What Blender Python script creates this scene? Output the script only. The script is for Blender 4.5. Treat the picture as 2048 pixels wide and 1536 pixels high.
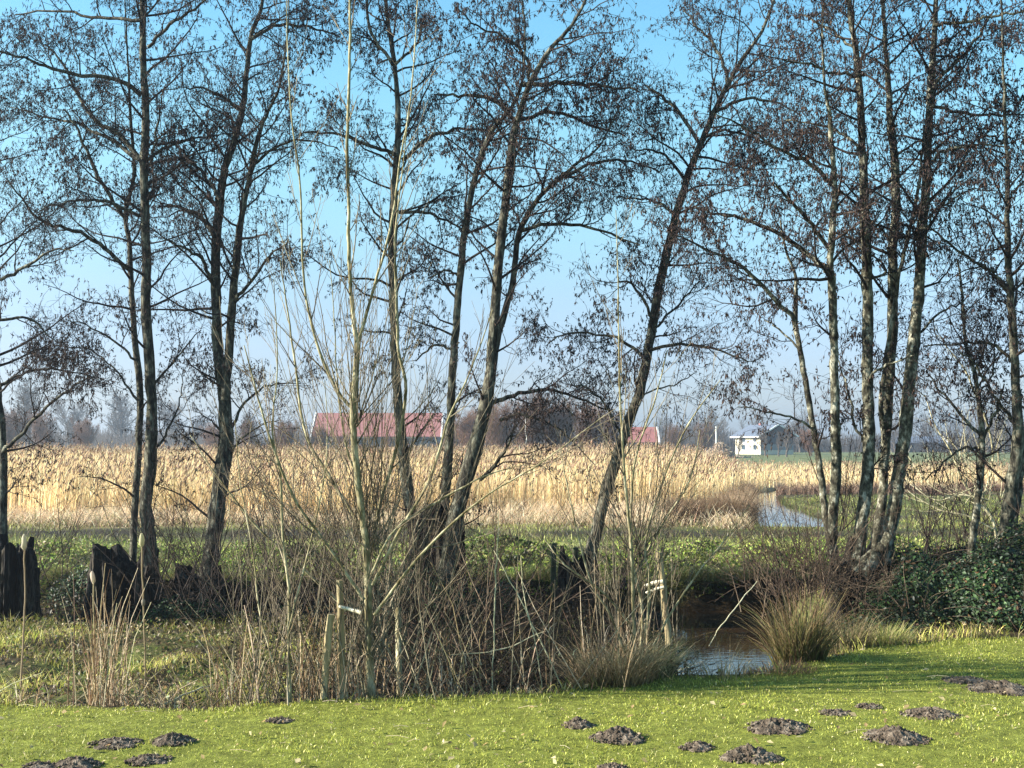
import bpy, math, random
import numpy as np
from mathutils import Vector
C = bpy.context
for o in list(bpy.data.objects): bpy.data.objects.remove(o)
COL = C.scene.collection
rng = np.random.default_rng(7); random.seed(7)
PI = math.pi
# ------------------------------------------------------------------ camera
F = 2400.0; CH = 1.6; HOR = 885.0
TH = math.atan((HOR-768)/F)
cam = bpy.data.cameras.new('camera'); co = bpy.data.objects.new('camera', cam); COL.objects.link(co)
co.location = (0, 0, CH); co.rotation_euler = (PI/2+TH, 0, 0)
cam.lens = F/2048*36; cam.sensor_width = 36; cam.clip_start = 0.05; cam.clip_end = 5000
C.scene.camera = co
# ------------------------------------------------------------------ sky and sun
SUN_EL = math.radians(24); SUN_AZ = math.radians(8)     # from the left, a little behind the camera
S = Vector((-math.cos(SUN_AZ)*math.cos(SUN_EL), -math.sin(SUN_AZ)*math.cos(SUN_EL), math.sin(SUN_EL)))
w = bpy.data.worlds.new('World'); C.scene.world = w; w.use_nodes = True
nt = w.node_tree; bg = nt.nodes['Background']
sky = nt.nodes.new('ShaderNodeTexSky'); sky.sky_type = 'NISHITA'; sky.sun_disc = False
sky.sun_elevation = SUN_EL; sky.sun_rotation = math.atan2(S.x, S.y)
sky.air_density = 1.0; sky.dust_density = 0.6; sky.ozone_density = 2.5
tint = nt.nodes.new('ShaderNodeMix'); tint.data_type = 'RGBA'; tint.blend_type = 'MULTIPLY'; tint.inputs[0].default_value = 1
tint.inputs[7].default_value = (.86, .99, 1.08, 1)      # cold, clear winter air: a constant tint of the whole sky
nt.links.new(sky.outputs[0], tint.inputs[6]); bg.inputs[1].default_value = 0.107
tcw = nt.nodes.new('ShaderNodeTexCoord'); sep = nt.nodes.new('ShaderNodeSeparateXYZ'); nt.links.new(tcw.outputs['Generated'], sep.inputs[0])
grade = nt.nodes.new('ShaderNodeValToRGB'); nt.links.new(sep.outputs[2], grade.inputs[0])   # winter mist low in the sky, clear cyan above
for k, (p, c) in enumerate([(.0, (.46, .42, .52)), (.075, (.56, .50, .56)), (.118, (.63, .57, .55)), (.19, (.72, .76, .62)), (.256, (.76, .89, .70)), (.335, (.66, .90, .76)), (1, (.66, .76, .72))]):
    el = grade.color_ramp.elements[k] if k < 2 else grade.color_ramp.elements.new(p)
    el.position = p; el.color = (*c, 1)
mul = nt.nodes.new('ShaderNodeMix'); mul.data_type = 'RGBA'; mul.blend_type = 'MULTIPLY'; mul.inputs[0].default_value = 1
nt.links.new(tint.outputs[2], mul.inputs[6]); nt.links.new(grade.outputs[0], mul.inputs[7]); nt.links.new(mul.outputs[2], bg.inputs[0])
sun = bpy.data.lights.new('sun', 'SUN'); so = bpy.data.objects.new('sun', sun); COL.objects.link(so)
sun.energy = 5.0; sun.angle = math.radians(0.5); sun.color = (1, 0.93, 0.82)
so.rotation_euler = (-S).to_track_quat('-Z', 'Y').to_euler()
vs = C.scene.view_settings; vs.view_transform = 'Standard'; vs.look = 'None'; vs.gamma = 1; vs.exposure = 1.75
C.scene.cycles.max_bounces = 6; C.scene.cycles.diffuse_bounces = 2; C.scene.cycles.transparent_max_bounces = 8
C.scene.cycles.volume_bounces = 0
# ------------------------------------------------------------------ helpers
def P(px, py, Y):
    d = np.array([px-1024.0, F*math.cos(TH)-(768-py)*math.sin(TH), (768-py)*math.cos(TH)+F*math.sin(TH)])
    return np.array([0, 0, CH]) + d*(Y/d[1])
def G(px, py, z=0.0):
    d = np.array([px-1024.0, F*math.cos(TH)-(768-py)*math.sin(TH), (768-py)*math.cos(TH)+F*math.sin(TH)])
    return np.array([0, 0, CH]) + d*((z-CH)/d[2])
def tag(o, label=None, cat=None, group=None, kind=None):
    if label: o['label'] = label
    if cat: o['category'] = cat
    if group: o['group'] = group
    if kind: o['kind'] = kind
    return o
def empty(name, loc, label, cat, group=None):
    o = bpy.data.objects.new(name, None); COL.objects.link(o); o.location = [float(v) for v in loc]
    o.empty_display_size = 0.1
    return tag(o, label, cat, group)
class MB:
    """collects numpy vertex / face batches into ONE mesh"""
    def __init__(s): s.v = []; s.f = {3: [], 4: []}; s.c = []; s.n = 0; s.anycol = False
    def add(s, V, Fc, col=None):
        V = np.asarray(V, float).reshape(-1, 3); Fc = np.asarray(Fc, int)
        if len(V) == 0: return
        s.v.append(V)
        if len(Fc): s.f[Fc.shape[1]].append(Fc + s.n)
        if col is not None: s.anycol = True; s.c.append(np.asarray(col, float).reshape(-1, 3))
        else: s.c.append(np.ones((len(V), 3))*0.5)
        s.n += len(V)
    def data(s, name, mat, smooth=True, origin=(0, 0, 0)):
        V = np.concatenate(s.v) if s.v else np.zeros((0, 3)); V = V - np.asarray(origin, float)
        f3 = np.concatenate(s.f[3]) if s.f[3] else np.zeros((0, 3), int)
        f4 = np.concatenate(s.f[4]) if s.f[4] else np.zeros((0, 4), int)
        me = bpy.data.meshes.new(name)
        me.vertices.add(len(V)); me.vertices.foreach_set('co', V.astype(np.float32).ravel())
        loops = np.concatenate([f3.ravel(), f4.ravel()]).astype(np.int32)
        me.loops.add(len(loops)); me.loops.foreach_set('vertex_index', loops)
        nf = len(f3)+len(f4); me.polygons.add(nf)
        st = np.concatenate([np.arange(len(f3))*3, len(f3)*3+np.arange(len(f4))*4]).astype(np.int32)
        me.polygons.foreach_set('loop_start', st)
        me.update(calc_edges=True)
        if nf: me.polygons.foreach_set('use_smooth', np.full(nf, bool(smooth)))
        if s.anycol:
            a = me.color_attributes.new('Col', 'FLOAT_COLOR', 'POINT')
            c = np.concatenate(s.c); a.data.foreach_set('color', np.concatenate([c, np.ones((len(c), 1))], 1).astype(np.float32).ravel())
        if mat: me.materials.append(mat)
        return me
    def obj(s, name, mat, parent=None, smooth=True, origin=(0, 0, 0)):
        if parent is not None: origin = parent.location
        me = s.data(name, mat, smooth, origin)
        o = bpy.data.objects.new(name, me); COL.objects.link(o)
        if parent is not None: o.parent = parent
        else: o.location = [float(v) for v in origin]
        return o
def norm(a): return a/np.maximum(np.linalg.norm(a, axis=-1, keepdims=True), 1e-9)
def tubes(mb, Pt, R, sides=3, cols=None, cap=False, rough=0):
    """Pt (N,K,3), R (N,K)"""
    Pt = np.asarray(Pt, float); R = np.asarray(R, float)
    if Pt.ndim == 2: Pt = Pt[None]; R = R[None]
    N, K, _ = Pt.shape
    if N == 0: return
    T = np.empty_like(Pt); T[:, 1:-1] = Pt[:, 2:]-Pt[:, :-2]; T[:, 0] = Pt[:, 1]-Pt[:, 0]; T[:, -1] = Pt[:, -1]-Pt[:, -2]
    T = norm(T)
    m = norm(Pt[:, -1]-Pt[:, 0])
    ref = np.where(np.abs(m[:, 2:3]) > 0.75, np.array([[1., 0, 0]]), np.array([[0, 0, 1.]]))
    U = norm(np.cross(T, ref[:, None, :])); W = np.cross(T, U)
    a = np.arange(sides)*2*PI/sides
    rr = R[:, :, None]*np.ones(sides)
    if rough: rr = rr*(1+rough*rng.normal(size=(N, K, sides)))
    V = Pt[:, :, None, :] + rr[..., None]*(np.cos(a)[None, None, :, None]*U[:, :, None, :] + np.sin(a)[None, None, :, None]*W[:, :, None, :])
    i = np.arange(N)[:, None, None]*K*sides + np.arange(K-1)[None, :, None]*sides
    j = np.arange(sides)[None, None, :]; j2 = (j+1) % sides
    Fc = np.stack([i+j, i+j2, i+sides+j2, i+sides+j], -1).reshape(-1, 4)
    col = None
    if cols is not None: col = np.repeat(np.asarray(cols).reshape(N, 1, 3), K*sides, 1)
    mb.add(V, Fc, col)
    if cap:
        for n in range(N):
            for k, rev in ((0, 1), (K-1, 0)):
                c = Pt[n, k]; ring = V[n, k]
                f = [[0, 1+(q+1) % sides, 1+q] if rev else [0, 1+q, 1+(q+1) % sides] for q in range(sides)]
                mb.add(np.vstack([c[None], ring]), f, None if cols is None else np.repeat(np.asarray(cols).reshape(N, 3)[n:n+1], sides+1, 0))
def spline(pts, n):
    """catmull-rom through rows of pts (any columns)"""
    p = np.asarray(pts, float); p = np.vstack([2*p[0]-p[1], p, 2*p[-1]-p[-2]])
    m = len(p)-3; t = np.linspace(0, m-1e-6, n); i = t.astype(int); u = (t-i)[:, None]
    a, b, c, d = p[i], p[i+1], p[i+2], p[i+3]
    return 0.5*((2*b)+(c-a)*u+(2*a-5*b+4*c-d)*u*u+(3*b-a-3*c+d)*u**3)
def stem(pl, Y, n=None, dy=0.25, wob=0.006):
    """pixel polyline [(px,py,width)] at depth Y -> points, radii"""
    n = n or max(8, len(pl)*4)
    s = spline(pl, n); ph = rng.uniform(0, 6.3, 2)
    t = np.linspace(0, 1, n)
    Ys = Y + dy*np.sin(t*3.1+ph[0])-dy*math.sin(ph[0])
    pt = np.array([P(a[0], a[1], y) for a, y in zip(s, Ys)])
    k = np.ones(n); k[0] = 0
    pt += rng.normal(size=pt.shape)*wob*k[:, None]
    return pt, np.maximum(s[:, 2], 1.2)*Ys/F/2
def limb(pl, Y0, Y1, n=None, wob=0.01):
    """limb leaving a trunk at depth Y0 and ending at depth Y1"""
    n = n or max(8, len(pl)*4); s = spline(pl, n); t = np.linspace(0, 1, n); Ys = Y0+(Y1-Y0)*t
    pt = np.array([P(a[0], a[1], y) for a, y in zip(s, Ys)]); k = np.ones(n); k[0] = 0
    return pt+rng.normal(size=pt.shape)*wob*k[:, None], np.maximum(s[:, 2], 1)*Ys/F/2
def grow(Pp, Rp, n, t0=.2, t1=1., ang=(35, 70), L=(.5, 1.), K=5, kink=.25, up=.05, rr=.5, rmax=.02, rtip=.0015, taper=.5, flat=0):
    Pp = np.asarray(Pp, float); Rp = np.asarray(Rp, float)
    if Pp.ndim == 2: Pp = Pp[None]; Rp = Rp[None]
    N, K0, _ = Pp.shape; M = N*n
    idx = np.repeat(np.arange(N), n)
    t = (np.tile(np.arange(n), N)+rng.uniform(0, 1, M))/n; t = t0+(t1-t0)*t
    x = t*(K0-1); i = np.minimum(x.astype(int), K0-2); u = (x-i)[:, None]
    A, B = Pp[idx, i], Pp[idx, i+1]; pos = A*(1-u)+B*u; T = norm(B-A)
    r = (Rp[idx, i]*(1-u[:, 0])+Rp[idx, i+1]*u[:, 0])
    q = rng.normal(size=(M, 3)); q[:, 2] *= (1-flat); q -= (q*T).sum(1, keepdims=True)*T; q = norm(q)
    a = np.radians(rng.uniform(ang[0], ang[1], M))[:, None]
    d = norm(T*np.cos(a)+q*np.sin(a))
    ln = rng.uniform(L[0], L[1], M)*(1-taper*(t-t0)/(max(t1-t0, 1e-6)))
    out = np.empty((M, K, 3)); out[:, 0] = pos; step = (ln/(K-1))[:, None]
    for k in range(1, K):
        d = norm(d+rng.normal(size=(M, 3))*kink+np.array([0, 0, up])); out[:, k] = out[:, k-1]+d*step
    r0 = np.minimum(r*rr, rmax*(.6+.4*ln/max(L[1], 1e-6))); r0 = np.maximum(r0, rtip)
    R = r0[:, None]*(1-np.linspace(0, 1, K)[None, :]**1.0)+rtip*np.linspace(0, 1, K)[None, :]
    return out, R
def gems(mb, pos, axis, ln, rad, cols, mid=.45):
    """small elongated buds / catkins / cones: 4-sided bipyramids"""
    N = len(pos)
    if N == 0: return
    ax = norm(axis); u = norm(np.cross(ax, np.array([[.31, .95, .1]]))); v = np.cross(ax, u)
    c = pos+ax*(ln*mid)[:, None]; r = rad[:, None]
    V = np.stack([pos, c+u*r, c+v*r, c-u*r, c-v*r, pos+ax*ln[:, None]], 1)
    base = np.array([[0, 2, 1], [0, 3, 2], [0, 4, 3], [0, 1, 4], [5, 1, 2], [5, 2, 3], [5, 3, 4], [5, 4, 1]])
    Fc = (np.arange(N)[:, None, None]*6+base[None]).reshape(-1, 3)
    mb.add(V, Fc, np.repeat(cols[:, None, :], 6, 1))
def blades(mb, base, h, wid, lean, col, segs=2, az=None, curl=2.0, tipcol=None, laz=None):
    N = len(base)
    if N == 0: return
    az = rng.uniform(0, 2*PI, N) if az is None else az
    laz = rng.uniform(0, 2*PI, N) if laz is None else laz
    wv = np.stack([np.cos(az), np.sin(az), np.zeros(N)], 1); lv = np.stack([np.cos(laz), np.sin(laz), np.zeros(N)], 1)
    ts = np.linspace(0, 1, segs+1); rows = []
    for t in ts:
        ver = np.sqrt(np.maximum(1-(lean*t)**2*.6, .05))
        c = base+lv*(h*lean*t**curl)[:, None]+np.array([0, 0, 1.])*(h*t*ver)[:, None]
        ww = wid*(1-t)**.7*.5 if t < 1 else wid*.04
        rows.append(np.stack([c-wv*ww[:, None], c+wv*ww[:, None]], 1))
    V = np.stack(rows, 1)      # N, segs+1, 2, 3
    i = np.arange(N)[:, None]*(segs+1)*2+np.arange(segs)[None]*2
    Fc = np.stack([i, i+1, i+3, i+2], -1).reshape(-1, 4)
    cc = np.repeat(np.repeat(col[:, None, None, :], segs+1, 1), 2, 2).copy()
    if tipcol is not None:
        tt = ts[None, :, None, None]; cc = cc*(1-tt)+tipcol[:, None, None, :]*tt
    mb.add(V, Fc, cc)
def leaves(mb, pos, size, nrm, col, fold=.25):
    """leaf: two quads folded on the midrib"""
    N = len(pos)
    if N == 0: return
    n = norm(nrm); a = norm(np.cross(n, rng.normal(size=(N, 3)))); b = np.cross(n, a); s = size[:, None]
    V = np.stack([pos-a*s*.5, pos+b*s*.33+n*s*fold*.5-a*s*.05, pos+a*s*.55, pos-b*s*.33+n*s*fold*.5-a*s*.05, ], 1)
    i = np.arange(N)[:, None]*4
    Fc = np.concatenate([i+np.array([[0, 2, 1]]), i+np.array([[0, 3, 2]])])
    mb.add(V, Fc, np.repeat(col[:, None, :], 4, 1))
def mix(c1, c2, t): t = np.asarray(t)[:, None]; return np.asarray(c1)[None]*(1-t)+np.asarray(c2)[None]*t
def vary(cols, N, sd=.18, p=None):
    c = np.array(cols, float)[rng.choice(len(cols), N, p=p)]
    return np.clip(c*(1+rng.normal(size=(N, 1))*sd)*(1+rng.normal(size=(N, 3))*.04), .002, .95)
# smooth 2-d value noise for layout
_NG = rng.uniform(-1, 1, (64, 64))
def vn(x, y, s):
    x = np.asarray(x)/s; y = np.asarray(y)/s; xi = np.floor(x).astype(int); yi = np.floor(y).astype(int)
    u = x-xi; v = y-yi; u = u*u*(3-2*u); v = v*v*(3-2*v); g = lambda a, b: _NG[a % 64, b % 64]
    return (g(xi, yi)*(1-u)+g(xi+1, yi)*u)*(1-v)+(g(xi, yi+1)*(1-u)+g(xi+1, yi+1)*u)*v
# ------------------------------------------------------------------ materials
def mat(name, rough=.8, spec=.3):
    m = bpy.data.materials.new(name); m.use_nodes = True; b = m.node_tree.nodes['Principled BSDF']
    b.inputs['Roughness'].default_value = rough; b.inputs['Specular IOR Level'].default_value = spec
    return m, m.node_tree, b
def veg(name, trans=.3, rough=.6, spec=.3, noise=0):
    m, t, b = mat(name, rough, spec)
    a = t.nodes.new('ShaderNodeAttribute'); a.attribute_name = 'Col'; src = a.outputs['Color']
    t.links.new(src, b.inputs['Base Color'])
    if trans:
        tr = t.nodes.new('ShaderNodeBsdfTranslucent'); mx = t.nodes.new('ShaderNodeMixShader'); mx.inputs[0].default_value = trans
        t.links.new(src, tr.inputs[0]); t.links.new(b.outputs[0], mx.inputs[1]); t.links.new(tr.outputs[0], mx.inputs[2])
        t.links.new(mx.outputs[0], t.nodes['Material Output'].inputs[0])
    return m
def bark(name, ramp, s1=6, s2=40, bump=.4, rough=.9, zs=.35):
    m, t, b = mat(name, rough, .2)
    tc = t.nodes.new('ShaderNodeTexCoord'); mp = t.nodes.new('ShaderNodeMapping'); mp.inputs['Scale'].default_value = (1, 1, zs)
    t.links.new(tc.outputs['Object'], mp.inputs[0])
    n1 = t.nodes.new('ShaderNodeTexNoise'); n1.inputs['Scale'].default_value = s1; n1.inputs['Detail'].default_value = 5; n1.inputs['Roughness'].default_value = .7
    n2 = t.nodes.new('ShaderNodeTexNoise'); n2.inputs['Scale'].default_value = s2; n2.inputs['Detail'].default_value = 4
    t.links.new(mp.outputs[0], n1.inputs[0]); t.links.new(mp.outputs[0], n2.inputs[0])
    ad = t.nodes.new('ShaderNodeMath'); ad.operation = 'MULTIPLY_ADD'; ad.inputs[1].default_value = .35; 
    t.links.new(n2.outputs[0], ad.inputs[0])
    sb = t.nodes.new('ShaderNodeMath'); sb.operation = 'SUBTRACT'; sb.inputs[1].default_value = .175; t.links.new(n1.outputs[0], sb.inputs[0]); t.links.new(sb.outputs[0], ad.inputs[2])
    cr = t.nodes.new('ShaderNodeValToRGB'); e = cr.color_ramp.elements
    for k, (p, c) in enumerate(ramp):
        el = e[k] if k < 2 else e.new(p)
        el.position = p; el.color = (*c, 1)
    t.links.new(ad.outputs[0], cr.inputs[0]); t.links.new(cr.outputs[0], b.inputs['Base Color'])
    bp = t.nodes.new('ShaderNodeBump'); bp.inputs['Strength'].default_value = bump; bp.inputs['Distance'].default_value = .02
    t.links.new(n2.outputs[0], bp.inputs['Height']); t.links.new(bp.outputs[0], b.inputs['Normal'])
    return m
def plain(name, col, rough=.8, spec=.3, nz=.25, scale=3, metal=0):
    m, t, b = mat(name, rough, spec); b.inputs['Metallic'].default_value = metal
    tc = t.nodes.new('ShaderNodeTexCoord'); n = t.nodes.new('ShaderNodeTexNoise'); n.inputs['Scale'].default_value = scale; n.inputs['Detail'].default_value = 6
    t.links.new(tc.outputs['Object'], n.inputs[0])
    cr = t.nodes.new('ShaderNodeValToRGB'); e = cr.color_ramp.elements; e[0].position = .3; e[1].position = .7
    e[0].color = (*[c*(1-nz) for c in col], 1); e[1].color = (*[min(1, c*(1+nz)) for c in col], 1)
    t.links.new(n.outputs[0], cr.inputs[0]); t.links.new(cr.outputs[0], b.inputs['Base Color'])
    return m
M_ALD = bark('alder_bark', [(.34, (.006, .0055, .004)), (.46, (.032, .029, .021)), (.56, (.085, .08, .057)), (.68, (.22, .215, .16))], s1=16)
M_ALDR = bark('lichen_bark', [(.35, (.009, .008, .005)), (.46, (.04, .037, .024)), (.54, (.10, .095, .065)), (.65, (.32, .31, .24))], s1=11, zs=.6)
M_TWIG = bark('twig_bark', [(.3, (.010, .008, .007)), (.5, (.026, .019, .016)), (.7, (.06, .045, .037))], bump=0)
M_WIL = bark('willow_bark', [(.34, (.08, .06, .025)), (.5, (.21, .185, .10)), (.64, (.44, .40, .26))], s1=14, bump=.2)
M_BTW = bark('brown_twig', [(.35, (.022, .014, .01)), (.5, (.06, .04, .028)), (.65, (.16, .12, .08))], s1=3, bump=0)
M_WTW = bark('willow_twig', [(.35, (.05, .038, .025)), (.5, (.15, .12, .08)), (.65, (.34, .29, .20))], s1=3, bump=0)
M_PALE = bark('pale_branch_bark', [(.35, (.30, .27, .16)), (.5, (.48, .44, .28)), (.65, (.6, .56, .4))], s1=3, bump=0)
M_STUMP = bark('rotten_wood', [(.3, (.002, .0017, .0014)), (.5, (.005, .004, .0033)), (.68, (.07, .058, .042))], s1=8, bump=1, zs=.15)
M_POST = bark('weathered_post_wood', [(.3, (.13, .10, .055)), (.5, (.30, .24, .13)), (.7, (.42, .36, .22))], s1=9, zs=.12)
M_DPOST = bark('mossy_post_wood', [(.3, (.02, .025, .012)), (.5, (.05, .06, .03)), (.7, (.10, .11, .06))], s1=9, zs=.12)
M_CUT = bark('cut_wood', [(.3, (.5, .45, .3)), (.5, (.66, .6, .45)), (.7, (.75, .7, .55))], s1=9, bump=.1)
M_CAT = veg('catkins', trans=.12, rough=.7)
M_GRASS = veg('grass_blades', trans=.35, rough=.5, spec=.35)
M_REED = veg('dry_reed', trans=.45, rough=.7, spec=.2)
M_LEAF = veg('leaves', trans=.25, rough=.5, spec=.25); M_BRAM = veg('bramble_leaves', trans=.15, rough=.5, spec=.22)
M_SOIL = bark('molehill_soil', [(.3, (.03, .022, .014)), (.5, (.085, .064, .046)), (.66, (.20, .165, .125))], s1=14, s2=60, bump=1, zs=1)
# ------------------------------------------------------------------ terrain
EDGE = [(-60, 7.6), (-8, 7.5), (-3.2, 7.46), (-1.9, 7.25), (-1.15, 7.46), (.25, 7.68), (1.2, 8.26), (1.75, 8.32), (2.3, 8.85), (2.9, 9.5), (4.3, 10.05), (60, 10.6)]
EX = np.array([e[0] for e in EDGE]); EY = np.array([e[1] for e in EDGE])
def sm(a, b, x): t = np.clip((x-a)/(b-a), 0, 1); return t*t*(3-2*t)
def edge(x): return np.interp(x, EX, EY)+.05*vn(x, x*0+3, .35)+.04*vn(x, x*0+9, .13)
def pondmask(x, y):
    lft = 1.55+(y-12)*.12; rgt = np.interp(y, [8, 12, 14.5, 16, 17.3], [1.9, 2.75, 3.3, 5.2, 6.5])
    return sm(-.12, .18, x-lft+.12*vn(x, y, .6))*sm(-.15, .25, rgt-x+.12*vn(x, y, .7))*sm(9.6, 10.4, y)*sm(17.33, 17.18, y+.22*vn(x, y*0+1, .9)+.08*vn(x, y*0, .3))
def farwater(x, y):      # channel through the reeds
    cx = np.interp(y, [28, 29.5, 35, 42, 50, 60, 75], [7.2, 7.15, 7.9, 8.85, 10.6, 14, 26]); hw = np.interp(y, [28, 30, 35, 42, 50, 60], [1.6, 1.3, .95, .55, .4, .4])
    return sm(-.1, .3, hw-np.abs(x-cx)+.15*vn(x, y, 1.5))*sm(28.6, 29.0, y)*sm(75, 70, y)
def H(x, y):
    x = np.asarray(x, float); y = np.asarray(y, float); e = edge(x)
    z = .012*vn(x, y, 1.1)+.008*vn(x, y, .4)
    right = sm(3.0, 3.9, x)
    dr = sm(0, 1.5, y-e)
    z = z-dr*(.62*(1-right)+.10*right)
    z = z+dr*(.09*vn(x, y, .8)+.07*vn(x+3, y, .32))*sm(40, 20, y)
    ditch = sm(15.75, 16.1, y+.15*vn(x, y*0+5, 1.1))*sm(17.33, 17.18, y+.22*vn(x, y*0+1, .9)+.08*vn(x, y*0, .3))
    ditch = ditch*sm(3.9, 3.0, x)*(1)+ditch*right*.0
    wat = np.maximum(ditch, pondmask(x, y))
    far = sm(17.28, 17.5, y+.22*vn(x, y*0+1, .9)+.08*vn(x, y*0, .3))
    z = z*(1-far)+far*(-.36+.05*vn(x, y, 1.3)+.05*vn(x, y, .5)*sm(24, 18, y)-.1*sm(24, 34, y))
    z = z*(1-wat)+wat*(-1.15)
    fw = farwater(x, y)
    z = z*(1-fw)-1.1*fw
    z = z+.03*vn(x, y, 3.)*sm(18, 30, y)
    return z
def grid_axis(segs):
    out = [segs[0][0]]
    for a, b, s in segs:
        n = max(1, int(round((b-a)/s))); out += list(np.linspace(a, b, n+1)[1:])
    return np.array(out)
gx = grid_axis([(-1200, -200, 100), (-200, -60, 14), (-60, -20, 2), (-20, -8, .5), (-8, 8, .09), (8, 20, .4), (20, 60, 2), (60, 200, 14), (200, 1200, 100)])
gy = grid_axis([(-30, 4, 2), (4, 10.8, .09), (10.8, 18.2, .09), (18.2, 34, .3), (34, 60, .8), (60, 120, 4), (120, 300, 20), (300, 1200, 100)])
X, Yg = np.meshgrid(gx, gy, indexing='ij'); Z = H(X, Yg)
V = np.stack([X, Yg, Z], -1).reshape(-1, 3)
nx, ny = len(gx), len(gy)
ii = (np.arange(nx-1)[:, None]*ny+np.arange(ny-1)[None]).reshape(-1, 1)
Fg = np.concatenate([ii, ii+ny, ii+ny+1, ii+1], 1)
def ground_col(x, y):
    e = edge(x); n1 = vn(x, y, .5); n2 = vn(x+7, y, 2.2); N = x.size
    lawn = np.array([.15, .165, .03]); dirt_and_shade = np.array([.045, .035, .018]); rough = np.array([.10, .115, .032]); straw = np.array([.33, .24, .13]); mead = np.array([.13, .145, .06])
    soil = np.array([.05, .042, .03])
    def mx(a, b, t): return a*(1-t[..., None])+b*t[..., None]
    c = np.broadcast_to(lawn, x.shape+(3,)).copy()
    c = mx(c, dirt_and_shade, sm(-.05, .12, y-e))
    c = mx(c, rough, sm(.1, .6, n1+.2*n2+.3)*sm(.5, 1.5, y-e)*sm(16, 15, y)*.8)
    c = mx(c, dirt_and_shade*.2, sm(.1, .5, y-e)*sm(-1.9, -1.3, x)*sm(2.0, 1.4, x)*.9)  # deep ditch shade painted into the soil colour behind the willow
    c = mx(c, dirt_and_shade*.25, sm(14.2, 15.2, y+.4*n1)*sm(17.5, 17.2, y))  # shadow along the stump row and bank wall, painted as darker ground
    far = sm(17.3, 17.6, y); c = mx(c, rough*.8, far)
    c = mx(c, soil, far*sm(.0, .5, n2+.3*n1)*sm(21, 22, y)*.85)
    c = mx(c, np.array([.30, .31, .10]), np.exp(-((y-23.2-.3*n1)/.6)**2)*np.clip(.6+.6*n2, .1, .9))       # grassy track
    c = mx(c, soil*.6, np.exp(-((y-25.9-.5*n1)/1.2)**2)*.9)
    rl = sm(7.4, 6.6, x-(y-31)*.17)                                                     # reed side, left of the channel
    c = mx(c, straw*.75, sm(27, 30, y+.8*n1)*rl*sm(300, 200, y))
    rr_ = sm(49, 52, y+1.5*n2)*sm(95, 85, y)*(1-rl)
    c = mx(c, straw, rr_)
    c = mx(c, mead, sm(88, 96, y))
    wt = np.maximum(pondmask(x, y), farwater(x, y)); c = mx(c, np.array([.05, .03, .015]), wt)
    return c
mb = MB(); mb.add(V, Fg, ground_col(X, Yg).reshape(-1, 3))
def ground_mat():
    m, t, b = mat('ground_cover', .95, .1)
    a = t.nodes.new('ShaderNodeAttribute'); a.attribute_name = 'Col'
    tc = t.nodes.new('ShaderNodeTexCoord'); n = t.nodes.new('ShaderNodeTexNoise'); n.inputs['Scale'].default_value = 9; n.inputs['Detail'].default_value = 8; n.inputs['Roughness'].default_value = .7
    t.links.new(tc.outputs['Object'], n.inputs[0])
    mr = t.nodes.new('ShaderNodeMapRange'); mr.inputs['From Min'].default_value = .3; mr.inputs['From Max'].default_value = .7; mr.inputs['To Min'].default_value = .45; mr.inputs['To Max'].default_value = 1.5
    t.links.new(n.outputs[0], mr.inputs[0])
    vm = t.nodes.new('ShaderNodeVectorMath'); vm.operation = 'SCALE'; t.links.new(a.outputs['Color'], vm.inputs[0]); t.links.new(mr.outputs[0], vm.inputs['Scale'])
    t.links.new(vm.outputs[0], b.inputs['Base Color'])
    bp = t.nodes.new('ShaderNodeBump'); bp.inputs['Strength'].default_value = .8; bp.inputs['Distance'].default_value = .04
    t.links.new(n.outputs[0], bp.inputs['Height']); t.links.new(bp.outputs[0], b.inputs['Normal'])
    return m
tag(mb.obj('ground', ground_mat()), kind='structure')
def water_mat(name, sc, st):
    m, t, b = mat(name, .03, .5); b.inputs['Base Color'].default_value = (.035, .022, .012, 1); b.inputs['IOR'].default_value = 1.33
    tc = t.nodes.new('ShaderNodeTexCoord'); mp = t.nodes.new('ShaderNodeMapping'); mp.inputs['Scale'].default_value = (1, 2.5, 1)
    n = t.nodes.new('ShaderNodeTexNoise'); n.inputs['Scale'].default_value = sc; n.inputs['Detail'].default_value = 2
    t.links.new(tc.outputs['Object'], mp.inputs[0]); t.links.new(mp.outputs[0], n.inputs[0])
    bp = t.nodes.new('ShaderNodeBump'); bp.inputs['Strength'].default_value = st; bp.inputs['Distance'].default_value = .02
    t.links.new(n.outputs[0], bp.inputs['Height']); t.links.new(bp.outputs[0], b.inputs['Normal'])
    return m
def sheet(name, x0, x1, y0, y1, z, m):
    b = MB(); b.add([[x0, y0, z], [x1, y0, z], [x1, y1, z], [x0, y1, z]], [[0, 1, 2, 3]])
    return tag(b.obj(name, m), kind='structure')
sheet('ditch_water', -14, 8, 9.4, 17.9, -.78, water_mat('ditch_water', 5, .10))
sheet('channel_water', 4, 34, 28, 76, -.57, water_mat('channel_water', 3, .10))
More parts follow.
